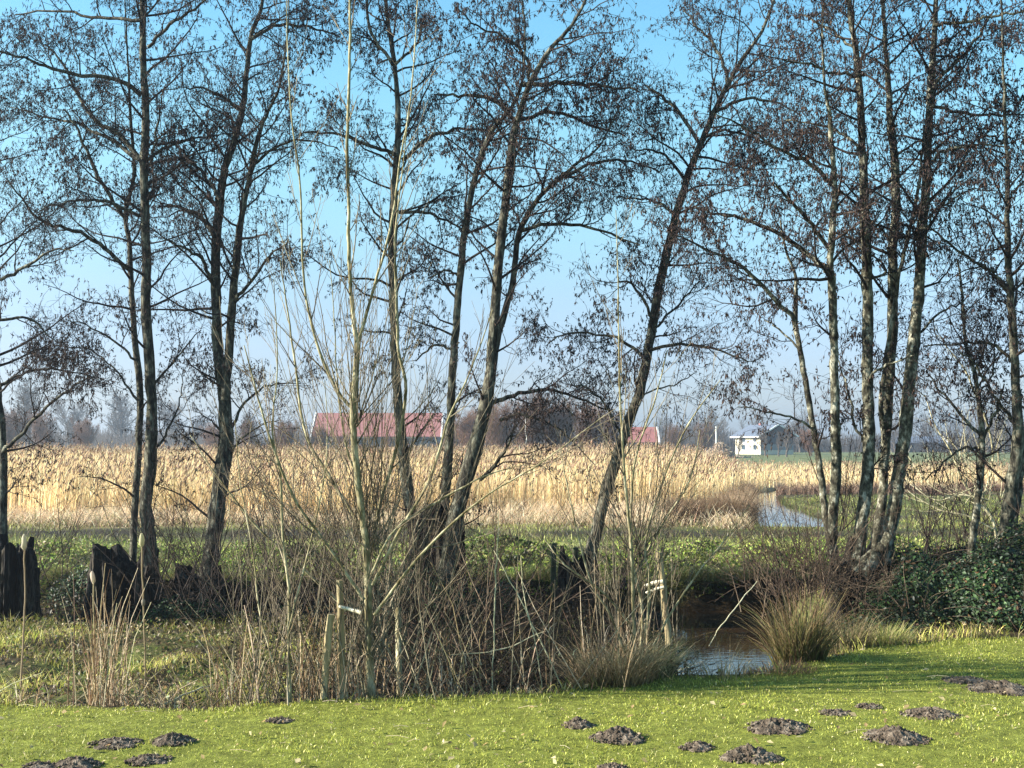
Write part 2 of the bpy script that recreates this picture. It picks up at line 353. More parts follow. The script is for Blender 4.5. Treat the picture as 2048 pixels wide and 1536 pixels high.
# ------------------------------------------------------------------ stuff: grass, weeds, reeds
def pts(n, x0, x1, y0, y1): return rng.uniform(x0, x1, n), rng.uniform(y0, y1, n)
MOLE = [  # px, py(base centre), width px, height px, label
 (232, 1488, 96, 12, 'flat worn molehill left of the taller left one on the lawn'),
 (345, 1482, 84, 22, 'rounded dark molehill right of a flat one, left part of lawn'),
 (78, 1536, 66, 12, 'molehill cut by the bottom edge, leftmost on the lawn'),
 (152, 1530, 92, 22, 'dark molehill at the bottom left beside the leftmost one'),
 (298, 1520, 84, 14, 'broken low molehill below the rounded pair at left'),
 (1157, 1452, 62, 20, 'small steep molehill touching a wider one at lawn centre'),
 (1238, 1476, 108, 28, 'wide dark molehill with a small one at its upper left'),
 (1558, 1460, 122, 26, 'broad brown molehill with a green fringe on its right'),
 (1500, 1518, 110, 30, 'large dark molehill near the bottom, right of a small one'),
 (1396, 1498, 66, 15, 'small low molehill just left of a large dark one'),
 (1792, 1482, 124, 28, 'broad pointed molehill at the lower right of the lawn'),
 (1864, 1432, 112, 20, 'pale brown wide molehill in the right half, beyond the pointed one'),
 (2000, 1378, 130, 20, 'molehill at the right picture edge in front of the brambles'),
 (1225, 1538, 66, 14, 'molehill cut by the bottom edge below the lawn centre'),
 (1672, 1428, 60, 5, 'thin flattened soil patch between the broad molehills'),
 (1738, 1414, 50, 5, 'thin flattened soil patch left of the pale wide molehill'),
 (1930, 1362, 80, 6, 'trampled soil scatter beside the molehill near the brambles'),
 (560, 1440, 50, 4, 'faint soil patch on the lawn below the willow shrub'),
]
moles = []
for px, py, wp, hp, lb in MOLE:
    g = G(px, py); moles.append((g[0], g[1], wp*g[1]/F/2, (.68*hp*g[1]/F)))
def nearmole(x, y, k=.8):
    m = np.zeros(len(x), bool)
    for mx_, my_, r, h in moles: m |= ((x-mx_)/(r*k))**2+((y-my_)/(r*k*.9))**2 < 1
    return m
b = MB(); n = 340000
x, y = pts(n, -6, 6.5, 4.6, 10.9); k = (y < edge(x)+.05) & ~nearmole(x, y, .74) & (np.abs(x) < .47*y+1.2)
k &= rng.uniform(size=n) < .85+.3*vn(x, y, .35)
x, y = x[k], y[k]; n = len(x); z = H(x, y)
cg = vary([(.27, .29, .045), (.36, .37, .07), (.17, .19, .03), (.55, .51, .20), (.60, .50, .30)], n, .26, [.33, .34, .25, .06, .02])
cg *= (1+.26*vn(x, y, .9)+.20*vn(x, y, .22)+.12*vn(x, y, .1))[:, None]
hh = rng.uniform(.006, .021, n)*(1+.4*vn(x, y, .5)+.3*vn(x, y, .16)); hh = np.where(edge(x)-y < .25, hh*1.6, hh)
blades(b, np.stack([x, y, z-.004], 1), hh, rng.uniform(.0035, .0075, n), rng.uniform(.1, 1.25, n), cg*.7, 2, tipcol=cg*1.5)  # blade feet darkened for shaded gaps, tips brightened as highlights
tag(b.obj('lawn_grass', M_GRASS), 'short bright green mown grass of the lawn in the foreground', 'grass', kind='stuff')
# litter on lawn: straws and fallen leaves
b = MB(); n = 1000; x, y = pts(n, -5, 5.5, 5, 10.5); k = (y < edge(x)-.02); x, y = x[k], y[k]; n = len(x); z = H(x, y)+.03
leaves(b, np.stack([x, y, z], 1), rng.uniform(.015, .05, n), rng.normal(size=(n, 3))*.4+[0, 0, 1], vary([(.5, .42, .24), (.35, .25, .12)], n))
n2 = 60; x, y = pts(n2, -4, 4.5, 5.5, 9.5); k = y < edge(x)-.05; x, y = x[k], y[k]; n2 = len(x)
a = rng.normal(0, .35, n2); L = rng.uniform(.05, .16, n2); p0 = np.stack([x, y, H(x, y)+.035], 1); p1 = p0+np.stack([np.cos(a)*L, np.sin(a)*L, rng.normal(0, .008, n2)], 1)
tubes(b, np.stack([p0, (p0+p1)/2+[0, 0, .008], p1], 1), np.full((n2, 3), .0018), 3, vary([(.62, .54, .34)], n2))
tag(b.obj('lawn_litter', M_REED), 'scattered straws and fallen leaves on the lawn', 'litter', kind='stuff')
# rough growth of the near ditch
b = MB(); n = 150000; x, y = pts(n, -8, 4.2, 7.3, 16.0); e = edge(x)
k = (y > e-.02) & (H(x, y) > -.74) & (np.abs(x) < .46*y+1); k &= rng.uniform(size=n) < np.clip(.55+.7*vn(x, y, .45), .08, 1)*(1-.82*sm(-1.9, -1.3, x)*sm(2.1, 1.5, x)*sm(8.2, 8.6, y))*(1-.7*sm(14, 15, y))
x, y = x[k], y[k]; n = len(x); z = H(x, y); left = x < -1.0
tt = vn(x, y, .7)+.3*vn(x, y, .2)
cg = np.where((rng.uniform(size=n) < .62+.4*tt-.25*(~left))[:, None], vary([(.38, .38, .06), (.58, .53, .15), (.15, .18, .03)], n, .25), vary([(.26, .18, .09), (.42, .33, .17), (.09, .065, .035)], n, .25))
hh = rng.uniform(.04, .15, n)*(1+.9*tt); hh = np.where(left, hh, hh*.7); cg = cg*np.clip(1+.7*vn(x+5, y, .5)+.35*vn(x, y+5, .17), .2, 1.7)[:, None]
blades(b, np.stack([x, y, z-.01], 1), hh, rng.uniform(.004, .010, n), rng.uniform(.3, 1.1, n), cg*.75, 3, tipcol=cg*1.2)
n = 26000; x, y = pts(n, -8, 4, 7.8, 15.9); k = (y > edge(x)+.3) & (H(x, y) > -.74) & ((x < -1.6) | (rng.uniform(size=n) < .3)); x, y = x[k], y[k]; n = len(x)
leaves(b, np.stack([x, y, H(x, y)+rng.uniform(.01, .12, n)], 1), rng.uniform(.02, .055, n), rng.normal(size=(n, 3))*.7+[0, 0, .7], vary([(.10, .14, .03), (.16, .11, .05), (.30, .24, .13), (.06, .05, .03)], n, .3))
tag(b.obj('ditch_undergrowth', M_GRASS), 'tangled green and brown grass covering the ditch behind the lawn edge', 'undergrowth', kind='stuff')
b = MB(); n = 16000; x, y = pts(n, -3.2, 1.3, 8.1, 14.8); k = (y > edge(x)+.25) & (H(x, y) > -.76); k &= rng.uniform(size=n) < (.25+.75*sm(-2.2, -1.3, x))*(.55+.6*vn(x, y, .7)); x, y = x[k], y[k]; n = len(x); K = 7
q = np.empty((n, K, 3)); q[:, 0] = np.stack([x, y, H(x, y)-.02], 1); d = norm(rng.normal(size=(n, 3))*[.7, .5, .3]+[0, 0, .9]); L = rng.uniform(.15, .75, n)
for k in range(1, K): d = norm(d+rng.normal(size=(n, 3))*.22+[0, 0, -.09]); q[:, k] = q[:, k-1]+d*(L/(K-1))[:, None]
tubes(b, q, rng.uniform(.0015, .0035, n)[:, None]*np.linspace(1, .4, K)[None], 3, vary([(.012, .009, .006), (.03, .02, .014), (.006, .005, .004), (.16, .12, .08)], n, .25, [.4, .22, .30, .08]))  # near-black runner and leaf colours stand in for shade in the ditch
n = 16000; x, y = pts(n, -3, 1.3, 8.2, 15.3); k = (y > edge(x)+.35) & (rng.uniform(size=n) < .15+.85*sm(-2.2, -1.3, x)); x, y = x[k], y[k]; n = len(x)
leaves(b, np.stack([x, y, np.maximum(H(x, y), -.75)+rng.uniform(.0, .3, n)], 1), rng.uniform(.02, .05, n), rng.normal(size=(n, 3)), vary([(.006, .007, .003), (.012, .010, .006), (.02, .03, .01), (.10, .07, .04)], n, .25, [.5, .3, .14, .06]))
tag(b.obj('shade_bramble_tangle', M_REED), 'tangle of bare bramble runners and dead leaves, coloured near black for the ditch shade', 'undergrowth', kind='stuff')
# leafy weeds on the far bank
b = MB(); n = 170000; x, y = pts(n, -11, 11, 17.22, 22.8); dens = np.clip(.65+1.0*vn(x, y, 1.3), 0, 1)*sm(22.2, 20.3, y+.6*vn(x, y, .8))
k = (rng.uniform(size=n) < dens) & (H(x, y) > -.7); x, y = x[k], y[k]; n = len(x)
lump = .10+.20*np.clip(vn(x, y, .55)+.35, 0, 1.3)
zz = H(x, y)+lump*rng.uniform(.2, 1, n)**.5
g = vn(x+20, y, 1.0)
cg = np.where((rng.uniform(size=n) < .75+.3*g)[:, None], vary([(.18, .26, .04), (.30, .36, .07), (.09, .14, .03)], n, .25), vary([(.25, .20, .09), (.16, .12, .06), (.34, .33, .12)], n, .25))
leaves(b, np.stack([x, y, zz], 1), rng.uniform(.025, .07, n)*(1+.35*vn(x, y, 1.1)), rng.normal(size=(n, 3))*.75+[-.15, -.25, .7], cg*np.clip(.8+.7*vn(x, y, .6)+.6*vn(x, y, .22), .1, 1.5)[:, None])
n = 14000; x, y = pts(n, -11, 11, 17.3, 21.9); cg = vary([(.20, .25, .05), (.33, .34, .10), (.34, .27, .14), (.10, .12, .03)], n, .25)
blades(b, np.stack([x, y, H(x, y)], 1), rng.uniform(.08, .3, n)*(1+.4*vn(x, y, .7))*sm(22.2, 19.5, y), rng.uniform(.005, .012, n), rng.uniform(.2, 1.1, n), cg*.5*(1+.6*vn(x, y, .8))[:, None], 3, tipcol=cg*.9*(1+.6*vn(x, y, .8))[:, None])
# growth hanging over the lip of the far bank
n = 16000; x = rng.uniform(-9, 7, n); y = rng.uniform(17.0, 17.5, n); 
blades(b, np.stack([x, y, np.full(n, -.34)+.04*vn(x, y, .6)], 1), rng.uniform(.08, .26, n)*(1+.8*np.clip(vn(x, x*0+2, .5), -.8, 1)), rng.uniform(.006, .014, n), rng.uniform(.7, 1.3, n), vary([(.20, .22, .07), (.30, .24, .12), (.12, .16, .04)], n, .25), 3, laz=rng.normal(-PI/2, .6, n), curl=1.3)
tag(b.obj('bank_weeds', M_LEAF), 'low bright green leafy weeds on the far bank of the ditch', 'weeds', kind='stuff')
# grass and rough sward beyond
b = MB(); n = 150000; y = 19+(46-19)*rng.uniform(size=n)**1.3; x = rng.uniform(-.5, .5, n)*(y+4)
sd = x-(y-31)*.17; k = (H(x, y) > -.6) & ((y < 30) | (sd > 6.2)); dens = np.clip(.65+.8*vn(x, y, 1.5), .1, 1); k &= rng.uniform(size=n) < dens*(1-.75*np.exp(-((y-25.9)/1.2)**2))
x, y = x[k], y[k]; n = len(x); track = np.exp(-((y-23.2)/.6)**2)*np.clip(.6+.6*vn(x+7, y, 2.2), .1, .9); soilp = np.exp(-((y-25.7)/1.0)**2)
cg = np.where((rng.uniform(size=n) < .55+.45*track-.3*soilp+.25*vn(x, y, 2))[:, None], vary([(.32, .34, .07), (.42, .44, .12), (.2, .22, .05)], n, .2), vary([(.16, .12, .065), (.08, .06, .035), (.32, .27, .15)], n, .25))
blades(b, np.stack([x, y, H(x, y)-.01], 1), rng.uniform(.05, .17, n)*(1-.7*track), rng.uniform(.010, .02, n), rng.uniform(.3, 1.1, n), cg*(.8-.4*soilp)[:, None], 2, tipcol=cg*(1.15-.6*soilp)[:, None])
tag(b.obj('rough_grass', M_GRASS), 'rough grass and trampled sward between the bank and the reed bed', 'grass', kind='stuff')
# pale collapsed sedge in front of the reeds
b = MB(); n = 150000; y = 26.5+(40-26.5)*rng.uniform(size=n)**.9; x = rng.uniform(-.5, .5, n)*(y+5)
sd = x-(y-31)*.17; front = 28.4+1.2*vn(x, x*0+4, 3)+.5*vn(x, x*0, .8)-1.3*sm(3, 6, x)
k = (y > front) & (sd < 6.0+.3*vn(x, y, 1.)) & (H(x, y) > -.62); k &= rng.uniform(size=n) < np.clip(.8+.7*vn(x, y, .9), .1, 1)
x, y = x[k], y[k]; n = len(x); fr = sm(0, 1.6, y-front[k])
q = vn(x, y, 1.2)+.5*vn(x, y, .4)
cg = np.where((rng.uniform(size=n) < .25+.6*fr+.2*q)[:, None], vary([(.80, .62, .40), (.66, .47, .29), (.88, .72, .50)], n, .15), vary([(.28, .18, .10), (.16, .12, .06), (.16, .19, .06)], n, .25))
blades(b, np.stack([x, y, H(x, y)-.02], 1), rng.uniform(.25, .62, n)*(.45+.55*fr)*(1+.35*q), rng.uniform(.012, .026, n), rng.uniform(.4, 1.35, n), cg*.7, 3, tipcol=cg*1.1, curl=1.5)
tag(b.obj('collapsed_sedge', M_REED), 'pale tangled dead sedge lying in front of the standing reeds', 'sedge', kind='stuff')
# standing reeds
def reed_patch(n, y0, y1, test, hf, pw=1.6):
    b = MB(); y = y0+(y1-y0)*rng.uniform(size=n)**pw; x = rng.uniform(-.5, .5, n)*(y*1.0+8); k = test(x, y); x, y = x[k], y[k]; n = len(x)
    h = hf(x, y)*rng.uniform(.72, 1.10, n); z = H(x, y)
    cg = vary([(.86, .65, .35), (.76, .56, .29), (.90, .75, .46), (.52, .37, .20)], n, .12)*(1+.16*vn(x, y, 2.5)+.12*vn(x, y, .7))[:, None]
    laz = rng.normal(.3, 1.1, n); ln = rng.uniform(.02, .16, n)
    blades(b, np.stack([x, y, z], 1), h, rng.uniform(.014, .026, n)*(1+y/90), ln, cg*.85, 2, tipcol=cg, laz=laz)
    # leaves on the culms
    m = rng.integers(0, n, int(n*1.5)); f = rng.uniform(.2, .85, len(m)); base = np.stack([x[m], y[m], z[m]], 1)+np.stack([np.cos(laz[m])*h[m]*ln[m]*f**2, np.sin(laz[m])*h[m]*ln[m]*f**2, h[m]*f], 1)
    blades(b, base, rng.uniform(.18, .42, len(m)), rng.uniform(.014, .026, len(m)), rng.uniform(.5, 1.3, len(m)), cg[m]*1.05, 2)
    # plumes
    m = np.where(rng.uniform(size=n) < .55)[0]; top = np.stack([x[m]+np.cos(laz[m])*h[m]*ln[m], y[m]+np.sin(laz[m])*h[m]*ln[m], z[m]+h[m]*.97], 1)
    gems(b, top, np.stack([np.cos(laz[m])*.4+.15, np.sin(laz[m])*.3, np.ones(len(m))], 1), rng.uniform(.10, .2, len(m)), rng.uniform(.014, .028, len(m)), vary([(.42, .30, .2), (.55, .42, .29), (.3, .2, .14)], len(m), .15))
    return b
bd = reed_patch(62000, 31.5, 92, lambda x, y: (x-(y-31)*.17 < 5.9+.5*vn(x, y, 2)) & (H(x, y) > -.62) & (y > 32.8+1.5*vn(x, x*0, 3)+2.0*sm(1.5, 5.5, x)),
                lambda x, y: (1.70+.20*vn(x, y, 3.5)+.17*vn(x, y, 1.1))*(1-.28*sm(3, 6.5, x-(y-31)*.17))*sm(30.5, 36, y)**.3)
tag(bd.obj('reed_bed', M_REED), 'golden standing reeds filling the field behind the trees', 'reeds', kind='stuff')
bd = reed_patch(20000, 46, 86, lambda x, y: (x-(y-31)*.17 > 5.9) & (y > 50+1.2*vn(x, x*0, 4)) & (farwater(x, y) < .1) & (y < 84), lambda x, y: .78+.15*vn(x, y, 2.5), 1.2)
tag(bd.obj('low_reed_strip', M_REED), 'low pale reed strip along the meadow at right', 'reeds', kind='stuff')
# brown sedge edge of channel and dark tussocks
b = MB(); n = 16000; y = rng.uniform(29.6, 44, n); x = (y-31)*.17+5.85+rng.normal(0, .28, n); k = (H(x, y) > -.7); x, y = x[k], y[k]; n = len(x)
cg = vary([(.30, .20, .12), (.20, .13, .07), (.42, .31, .2)], n, .2)
blades(b, np.stack([x, y, H(x, y)-.02], 1), rng.uniform(.35, .85, n), rng.uniform(.012, .024, n), rng.uniform(.2, .9, n), cg*.7, 3, tipcol=cg)
n = 9000; x = rng.uniform(3.9, 5.9, n); y = rng.uniform(29.2, 31.2, n); cg = vary([(.16, .10, .06), (.25, .17, .10)], n, .2)
blades(b, np.stack([x, y, H(x, y)-.02], 1), rng.uniform(.35, .75, n), rng.uniform(.012, .024, n), rng.uniform(.2, 1., n), cg*.7, 3, tipcol=cg)
n = 14000; x = rng.uniform(8.5, 40, n); y = rng.normal(49.5, .6, n)+1.1*vn(x, x*0, 4); k = farwater(x, y) < .1; x, y = x[k], y[k]; n = len(x); cg = vary([(.26, .16, .11), (.17, .11, .08), (.38, .26, .18)], n, .2)
blades(b, np.stack([x, y, H(x, y)-.02], 1), rng.uniform(.25, .6, n), rng.uniform(.02, .035, n), rng.uniform(.2, 1., n), cg*.7, 2, tipcol=cg)
tag(b.obj('brown_sedge_edge', M_REED), 'reddish brown sedge fringe along the channel and meadow', 'sedge', kind='stuff')

# ------------------------------------------------------------------ molehills
mgroup = 'molehills scattered over the lawn'
for (mx_, my_, r, h), (_, _, _, hp, lb) in zip(moles, MOLE):
    b = MB(); nr, na = 14, 40; g0 = H(np.array([mx_]), np.array([my_]))[0]
    ph = rng.uniform(0, 50, 2); h = max(h, .012); vs_ = [[mx_, my_, g0+h]]
    lob = [rng.uniform(-.12, .12) for _ in range(4)]
    for i in range(1, nr+1):
        for j in range(na):
            a = 2*PI*j/na; q = i/nr; rad = r*q*(1+sum(l*math.sin((m+2)*a+ph[0]+m) for m, l in enumerate(lob)))
            x_, y_ = mx_+rad*math.cos(a), my_+rad*math.sin(a)*.9
            hz = h*(1-q**1.5)**1.3
            nz = (float(vn(x_+ph[0], y_+ph[1], .05))*.30+float(vn(x_-ph[0], y_+ph[1], .018))*.30)*min(h, .05)*(1.3-q)
            vs_.append([x_, y_, g0+hz+nz-(.015 if i == nr else 0)+.004])
    fs = [[0, 1+j, 1+(j+1) % na] for j in range(na)]; b.add(vs_, fs)
    off = [[1+(i-1)*na+j, 1+i*na+j, 1+i*na+(j+1) % na, 1+(i-1)*na+(j+1) % na] for i in range(1, nr) for j in range(na)]
    b.f[4].append(np.array(off)); 
    nc = int(200*min(1, r/.15)); a = rng.uniform(0, 2*PI, nc); q = np.sqrt(rng.uniform(0, 1.25, nc)); cx = mx_+r*q*np.cos(a); cy = my_+r*q*np.sin(a)*.9
    cz = g0+h*np.maximum(1-np.minimum(q, 1)**1.5, 0)**1.3; s = rng.uniform(.004, .013, nc)
    gems(b, np.stack([cx, cy, cz-.003], 1), rng.normal(size=(nc, 3))*.5+[0, 0, .8], s*1.6, s, np.ones((nc, 3))*.5, .5)
    b.anycol = False
    tag(b.obj('molehill', M_SOIL, origin=(mx_, my_, g0), smooth=False), lb, 'molehill', mgroup)

# ------------------------------------------------------------------ alder trees
def sm_(a, b, x): t = np.clip((x-a)/(b-a), 0, 1); return t*t*(3-2*t)
def catkins(mb, tw, n, hang=1.0, size=1.0, cone=.35, tone=1.0):
    N, K, _ = tw.shape; M = N*n; idx = np.repeat(np.arange(N), n); t = rng.uniform(.35, 1, M)*(K-1); i = np.minimum(t.astype(int), K-2); u = (t-i)[:, None]
    pos = tw[idx, i]*(1-u)+tw[idx, i+1]*u
    isc = rng.uniform(size=M) < cone
    ax = rng.normal(size=(M, 3))*np.where(isc, .8, .32)[:, None]+np.array([0, 0, -1.0])
    ln = np.where(isc, rng.uniform(.018, .030, M), rng.uniform(.038, .07, M))*size
    rd = np.where(isc, rng.uniform(.007, .0115, M), rng.uniform(.004, .0064, M))*size
    col = np.where(isc[:, None], vary([(.015, .011, .011), (.03, .018, .014)], M, .25), vary([(.035, .022, .024), (.06, .033, .028), (.022, .018, .02), (.10, .06, .04)], M, .25))*tone*.8
    pos = pos+rng.normal(size=(M, 3))*.0015
    gems(mb, pos, ax, ln, rd, col)
def alder(label, base, stems, limbs, dens=1.0, first=700, m=M_ALD, stump=None, cats=3, low=.35, group='alder trees along the ditch', size=1.0, wk=.68):
    """stems: list of (polyline, depth); limbs: (polyline, depth0, depth1)"""
    root = empty('alder_tree', base, label, 'tree', group)
    crown = MB(); fine = MB(); cat = MB(); lv1 = []
    for k, (pl, Y) in enumerate(stems):
        p, r = stem(pl, Y, n=max(14, len(pl)*5), wob=.004); b = MB(); r = r*wk*(1+.035*rng.normal(size=r.shape)); tubes(b, p, r, 10, rough=.035, cap=True)
        b.obj('trunk', m, root)
        # branches leave the stem above the first-branch height
        zc = p[:, 2]; zf = CH+(HOR-first)/F*Y; ztop = zc[-1]; z0 = max(zf, zc[0]+.6)
        for (za, zb, dn, Lm) in ((z0, ztop, 6.6*dens, (.7, 1.75)), (max(zc[0]+.9, -.2), z0, 5.6*dens*low, (.4, 1.2))):
            if zb <= za+.05: continue
            t0 = np.interp(za, zc, np.linspace(0, 1, len(p))); t1 = np.interp(zb, zc, np.linspace(0, 1, len(p)))
            n = max(1, int((zb-za)*dn)); Lm = (Lm[0]*size, Lm[1]*size)
            lv1.append(grow(p, r, n, t0, t1, (42, 80), Lm, 9, .14, .03, .48, .020, .003, taper=.25))
    for pl, Ya, Yb in limbs:
        p, r = limb(pl, Ya, Yb); r = r*.92; b = MB(); tubes(b, p, r, 7, rough=.03, cap=True)
        b.obj('limb', m, root)
        L = np.linalg.norm(p[-1]-p[0]); n = max(3, int(L*6.0*dens))
        lv1.append(grow(p, r, n, .18, 1, (30, 75), (.35*size, 1.0*size), 9, .16, .04, .5, .013, .0025, taper=.35))
    P1 = np.concatenate([a for a, _ in lv1]); R1 = np.concatenate([a for _, a in lv1])
    keep = (P1[:, 0, 2]-CH)/P1[:, 0, 1]*F < HOR+260; P1, R1 = P1[keep], R1[keep]
    tubes(crown, P1, R1, 5)
    P2, R2 = grow(P1, R1, 10, .16, 1, (30, 70), (.22, .62), 6, .28, .02, .55, .0055, .0018, taper=.4)
    P3, R3 = grow(P2, R2, 4, .2, 1, (25, 75), (.07, .24), 4, .35, -.03, .6, .0028, .0014, taper=.3)
    tubes(crown, P2, R2, 3); tubes(crown, P3, R3, 3)
    crown.obj('crown', M_TWIG, root)
    # uneven: some twigs carry many, others nearly none
    q = vn(P3[:, 0, 0]+P3[:, 0, 1]*.7, P3[:, 0, 2], .55)
    P3h = (P3[:, 0, 2]-CH)/P3[:, 0, 1]*F; q = q+.35*sm_(200, 800, P3h)-.2
    for lo, nn in ((-.75, 2), (-.35, 1), (-.05, 1), (.25, max(1, cats-2)), (.55, 1)):
        s = P3[(q > lo)]; catkins(cat, s, nn)
    s = P2[vn(P2[:, 0, 0], P2[:, 0, 2]+P2[:, 0, 1], .5) > 0]; catkins(cat, s, 2)
    cat.obj('catkins', M_CAT, root)
    return root
def stumpy(root, px0, px1, ytop, ybot, Y, n=9, name='stump', m=M_STUMP, depth=.35):
    """ragged hollow coppice stool: ring of rotten upright slabs around a core"""
    b = MB(); A = P(px0, ybot, Y); B = P(px1, ybot, Y); top = P(px0, ytop, Y)[2]; c = (A+B)/2; rw = (B[0]-A[0])/2; z0 = A[2]-.15
    na, nz = 48, 14; prof = np.concatenate([np.full(rng.integers(1, 9), rng.uniform(.5, 1.)**.7)+np.linspace(0, rng.uniform(-.14, .14), 1) for _ in range(na)])[:na]; prof = np.clip(prof*.7+.3*np.roll(prof, 1)+rng.uniform(-.04, .04, na)+.05*np.sin(np.arange(na)*.9), .35, 1); prof = (prof+np.roll(prof, 1)+np.roll(prof, 2))/3*1.06; ph = rng.uniform(0, 6)
    V = []; 
    for k in range(nz+1):
        for j in range(na):
            a = 2*PI*j/na; zt = z0+(top-z0)*prof[j]; q = k/nz
            fl = 1+.25*(1-q)**3+.13*math.sin(5*a+ph)+.08*math.sin(11*a+2*q+ph)+.07*math.sin(23*a+ph)+rng.normal()*.025
            V.append([c[0]+rw*fl*math.cos(a)*(1-.15*q), c[1]+depth*fl*math.sin(a), z0+(zt-z0)*q])
    n0 = len(V)
    for j in range(na):
        a = 2*PI*j/na; V.append([c[0]+rw*.55*math.cos(a), c[1]+depth*.55*math.sin(a), z0+(top-z0)*(.5+.3*prof[j])])
    V.append([c[0], c[1], z0+(top-z0)*.3])
    Fq = [[k*na+j, k*na+(j+1) % na, (k+1)*na+(j+1) % na, (k+1)*na+j] for k in range(nz+1) for j in range(na)]
    Ft = [[n0+j, n0+(j+1) % na, n0+na] for j in range(na)]
    b.add(V, Fq); b.f[3].append(np.array(Ft))
    return b.obj(name, m, root, smooth=False)
A = 15.5
t = alder('alder at the left picture edge with a dark rotten stump at its foot', P(20, 1230, 15), [
    ([(22, 1215, 34), (8, 1100, 30), (4, 1000, 28), (6, 900, 24), (-4, 780, 20), (-12, 640, 16), (-10, 480, 13), (-25, 300, 10), (-30, 120, 8)], 15.0)], [
    ([(6, 905, 10), (45, 865, 8), (110, 800, 6), (180, 752, 3)], 15, 14.6), ([(0, 770, 8), (50, 745, 6), (120, 740, 4), (200, 760, 2)], 15, 15.4),
    ([(-8, 560, 8), (50, 535, 7), (110, 500, 4), (150, 500, 2)], 15, 14.7), ([(0, 640, 7), (60, 640, 5), (120, 690, 2)], 15, 15.2)], dens=.95, first=800, cats=4)
stumpy(t, -8, 70, 1078, 1235, 14.9)
t = alder('two-stemmed alder with one tall straight trunk on a wide dark stump', P(285, 1235, A), [
    ([(296, 1235, 46), (297, 1160, 42), (300, 1090, 38), (292, 1010, 36), (303, 900, 35), (302, 780, 32), (292, 620, 29), (293, 500, 27), (288, 350, 25), (291, 220, 22), (286, 100, 19), (285, 0, 15), (282, -180, 9)], A),
    ([(262, 1200, 26), (266, 1100, 22), (274, 950, 20), (280, 800, 20), (268, 660, 18), (262, 560, 16), (258, 480, 14), (250, 432, 12), (268, 350, 11), (262, 250, 9), (256, 130, 6), (250, 0, 4)], A+.3)], [
    ([(250, 434, 10), (222, 395, 9), (190, 335, 8), (160, 270, 6), (128, 215, 4)], A+.3, A), ([(262, 542, 10), (215, 500, 9), (160, 465, 8), (98, 448, 7), (55, 415, 5), (18, 360, 3)], A+.3, A-.5),
    ([(288, 330, 13), (240, 268, 10), (195, 245, 9), (160, 200, 7), (120, 120, 5), (90, 90, 3)], A, A+.6), ([(284, 432, 8), (215, 405, 7), (150, 400, 5), (80, 420, 3)], A, A-.4),
    ([(282, 190, 11), (235, 160, 10), (130, 143, 8), (60, 120, 6), (-10, 100, 4)], A, A-.6), ([(282, 40, 9), (200, 34, 7), (110, 22, 5), (30, 30, 3)], A, A+.4),
    ([(296, 95, 8), (340, 50, 7), (400, 10, 5), (450, -40, 3)], A, A-.3), ([(296, 320, 7), (335, 292, 6), (400, 275, 4), (460, 268, 2)], A, A+.4), ([(300, 330, 6), (315, 260, 5), (325, 180, 3)], A, A-.3),
    ([(280, 320, 10), (220, 280, 8), (150, 245, 6), (90, 235, 4), (20, 215, 2)], A, A+.8), ([(302, 775, 6), (350, 720, 4), (400, 660, 2)], A, A+.3), ([(278, 730, 6), (240, 690, 5), (170, 650, 3), (130, 640, 2)], A, A-.3),
    ([(308, 905, 6), (335, 860, 5), (360, 800, 3), (365, 740, 2)], A, A+.3), ([(275, 800, 6), (235, 745, 4), (180, 700, 3), (100, 690, 2)], A, A+.4)], dens=.8, first=620, cats=3, low=.2)
stumpy(t, 182, 320, 1095, 1240, A-.1)
t = alder('forked alder curving up from a dark bushy foot in the left third', P(412, 1230, A), [
    ([(395, 1220, 60), (412, 1160, 52), (430, 1060, 48), (438, 980, 46), (452, 890, 44), (448, 800, 40), (436, 700, 32), (432, 600, 29), (432, 500, 28), (440, 400, 26), (450, 340, 22), (475, 262, 18), (490, 180, 16), (500, 80, 14), (524, 10, 10), (535, -100, 7)], A-.2),
    ([(450, 800, 28), (456, 720, 27), (465, 610, 24), (475, 500, 22), (485, 420, 18), (500, 350, 16), (510, 295, 13), (530, 235, 10), (560, 170, 7), (575, 60, 5), (580, -60, 3)], A)], [
    ([(430, 575, 9), (405, 520, 8), (370, 498, 6), (325, 475, 3)], A, A-.6), ([(428, 472, 11), (398, 432, 10), (350, 412, 7), (318, 415, 4)], A, A+.5), ([(470, 600, 9), (505, 560, 7), (540, 510, 5), (580, 480, 3)], A, A-.5),
    ([(462, 860, 7), (490, 805, 6), (540, 770, 4), (600, 765, 2)], A, A+.4), ([(440, 400, 8), (410, 350, 7), (370, 320, 5), (320, 310, 3)], A, A+.5), ([(480, 220, 7), (440, 190, 6), (380, 175, 4), (330, 180, 2)], A, A-.4),
    ([(500, 80, 8), (560, 50, 7), (620, 55, 5), (680, 75, 3)], A, A+.4), ([(505, 330, 7), (560, 290, 6), (620, 280, 4), (680, 300, 2)], A, A-.5), ([(455, 920, 6), (480, 880, 5), (520, 850, 3), (560, 840, 2)], A, A-.3)], dens=1.15, first=640, cats=4, low=.5)
stumpy(t, 350, 450, 1130, 1235, A, depth=.3)
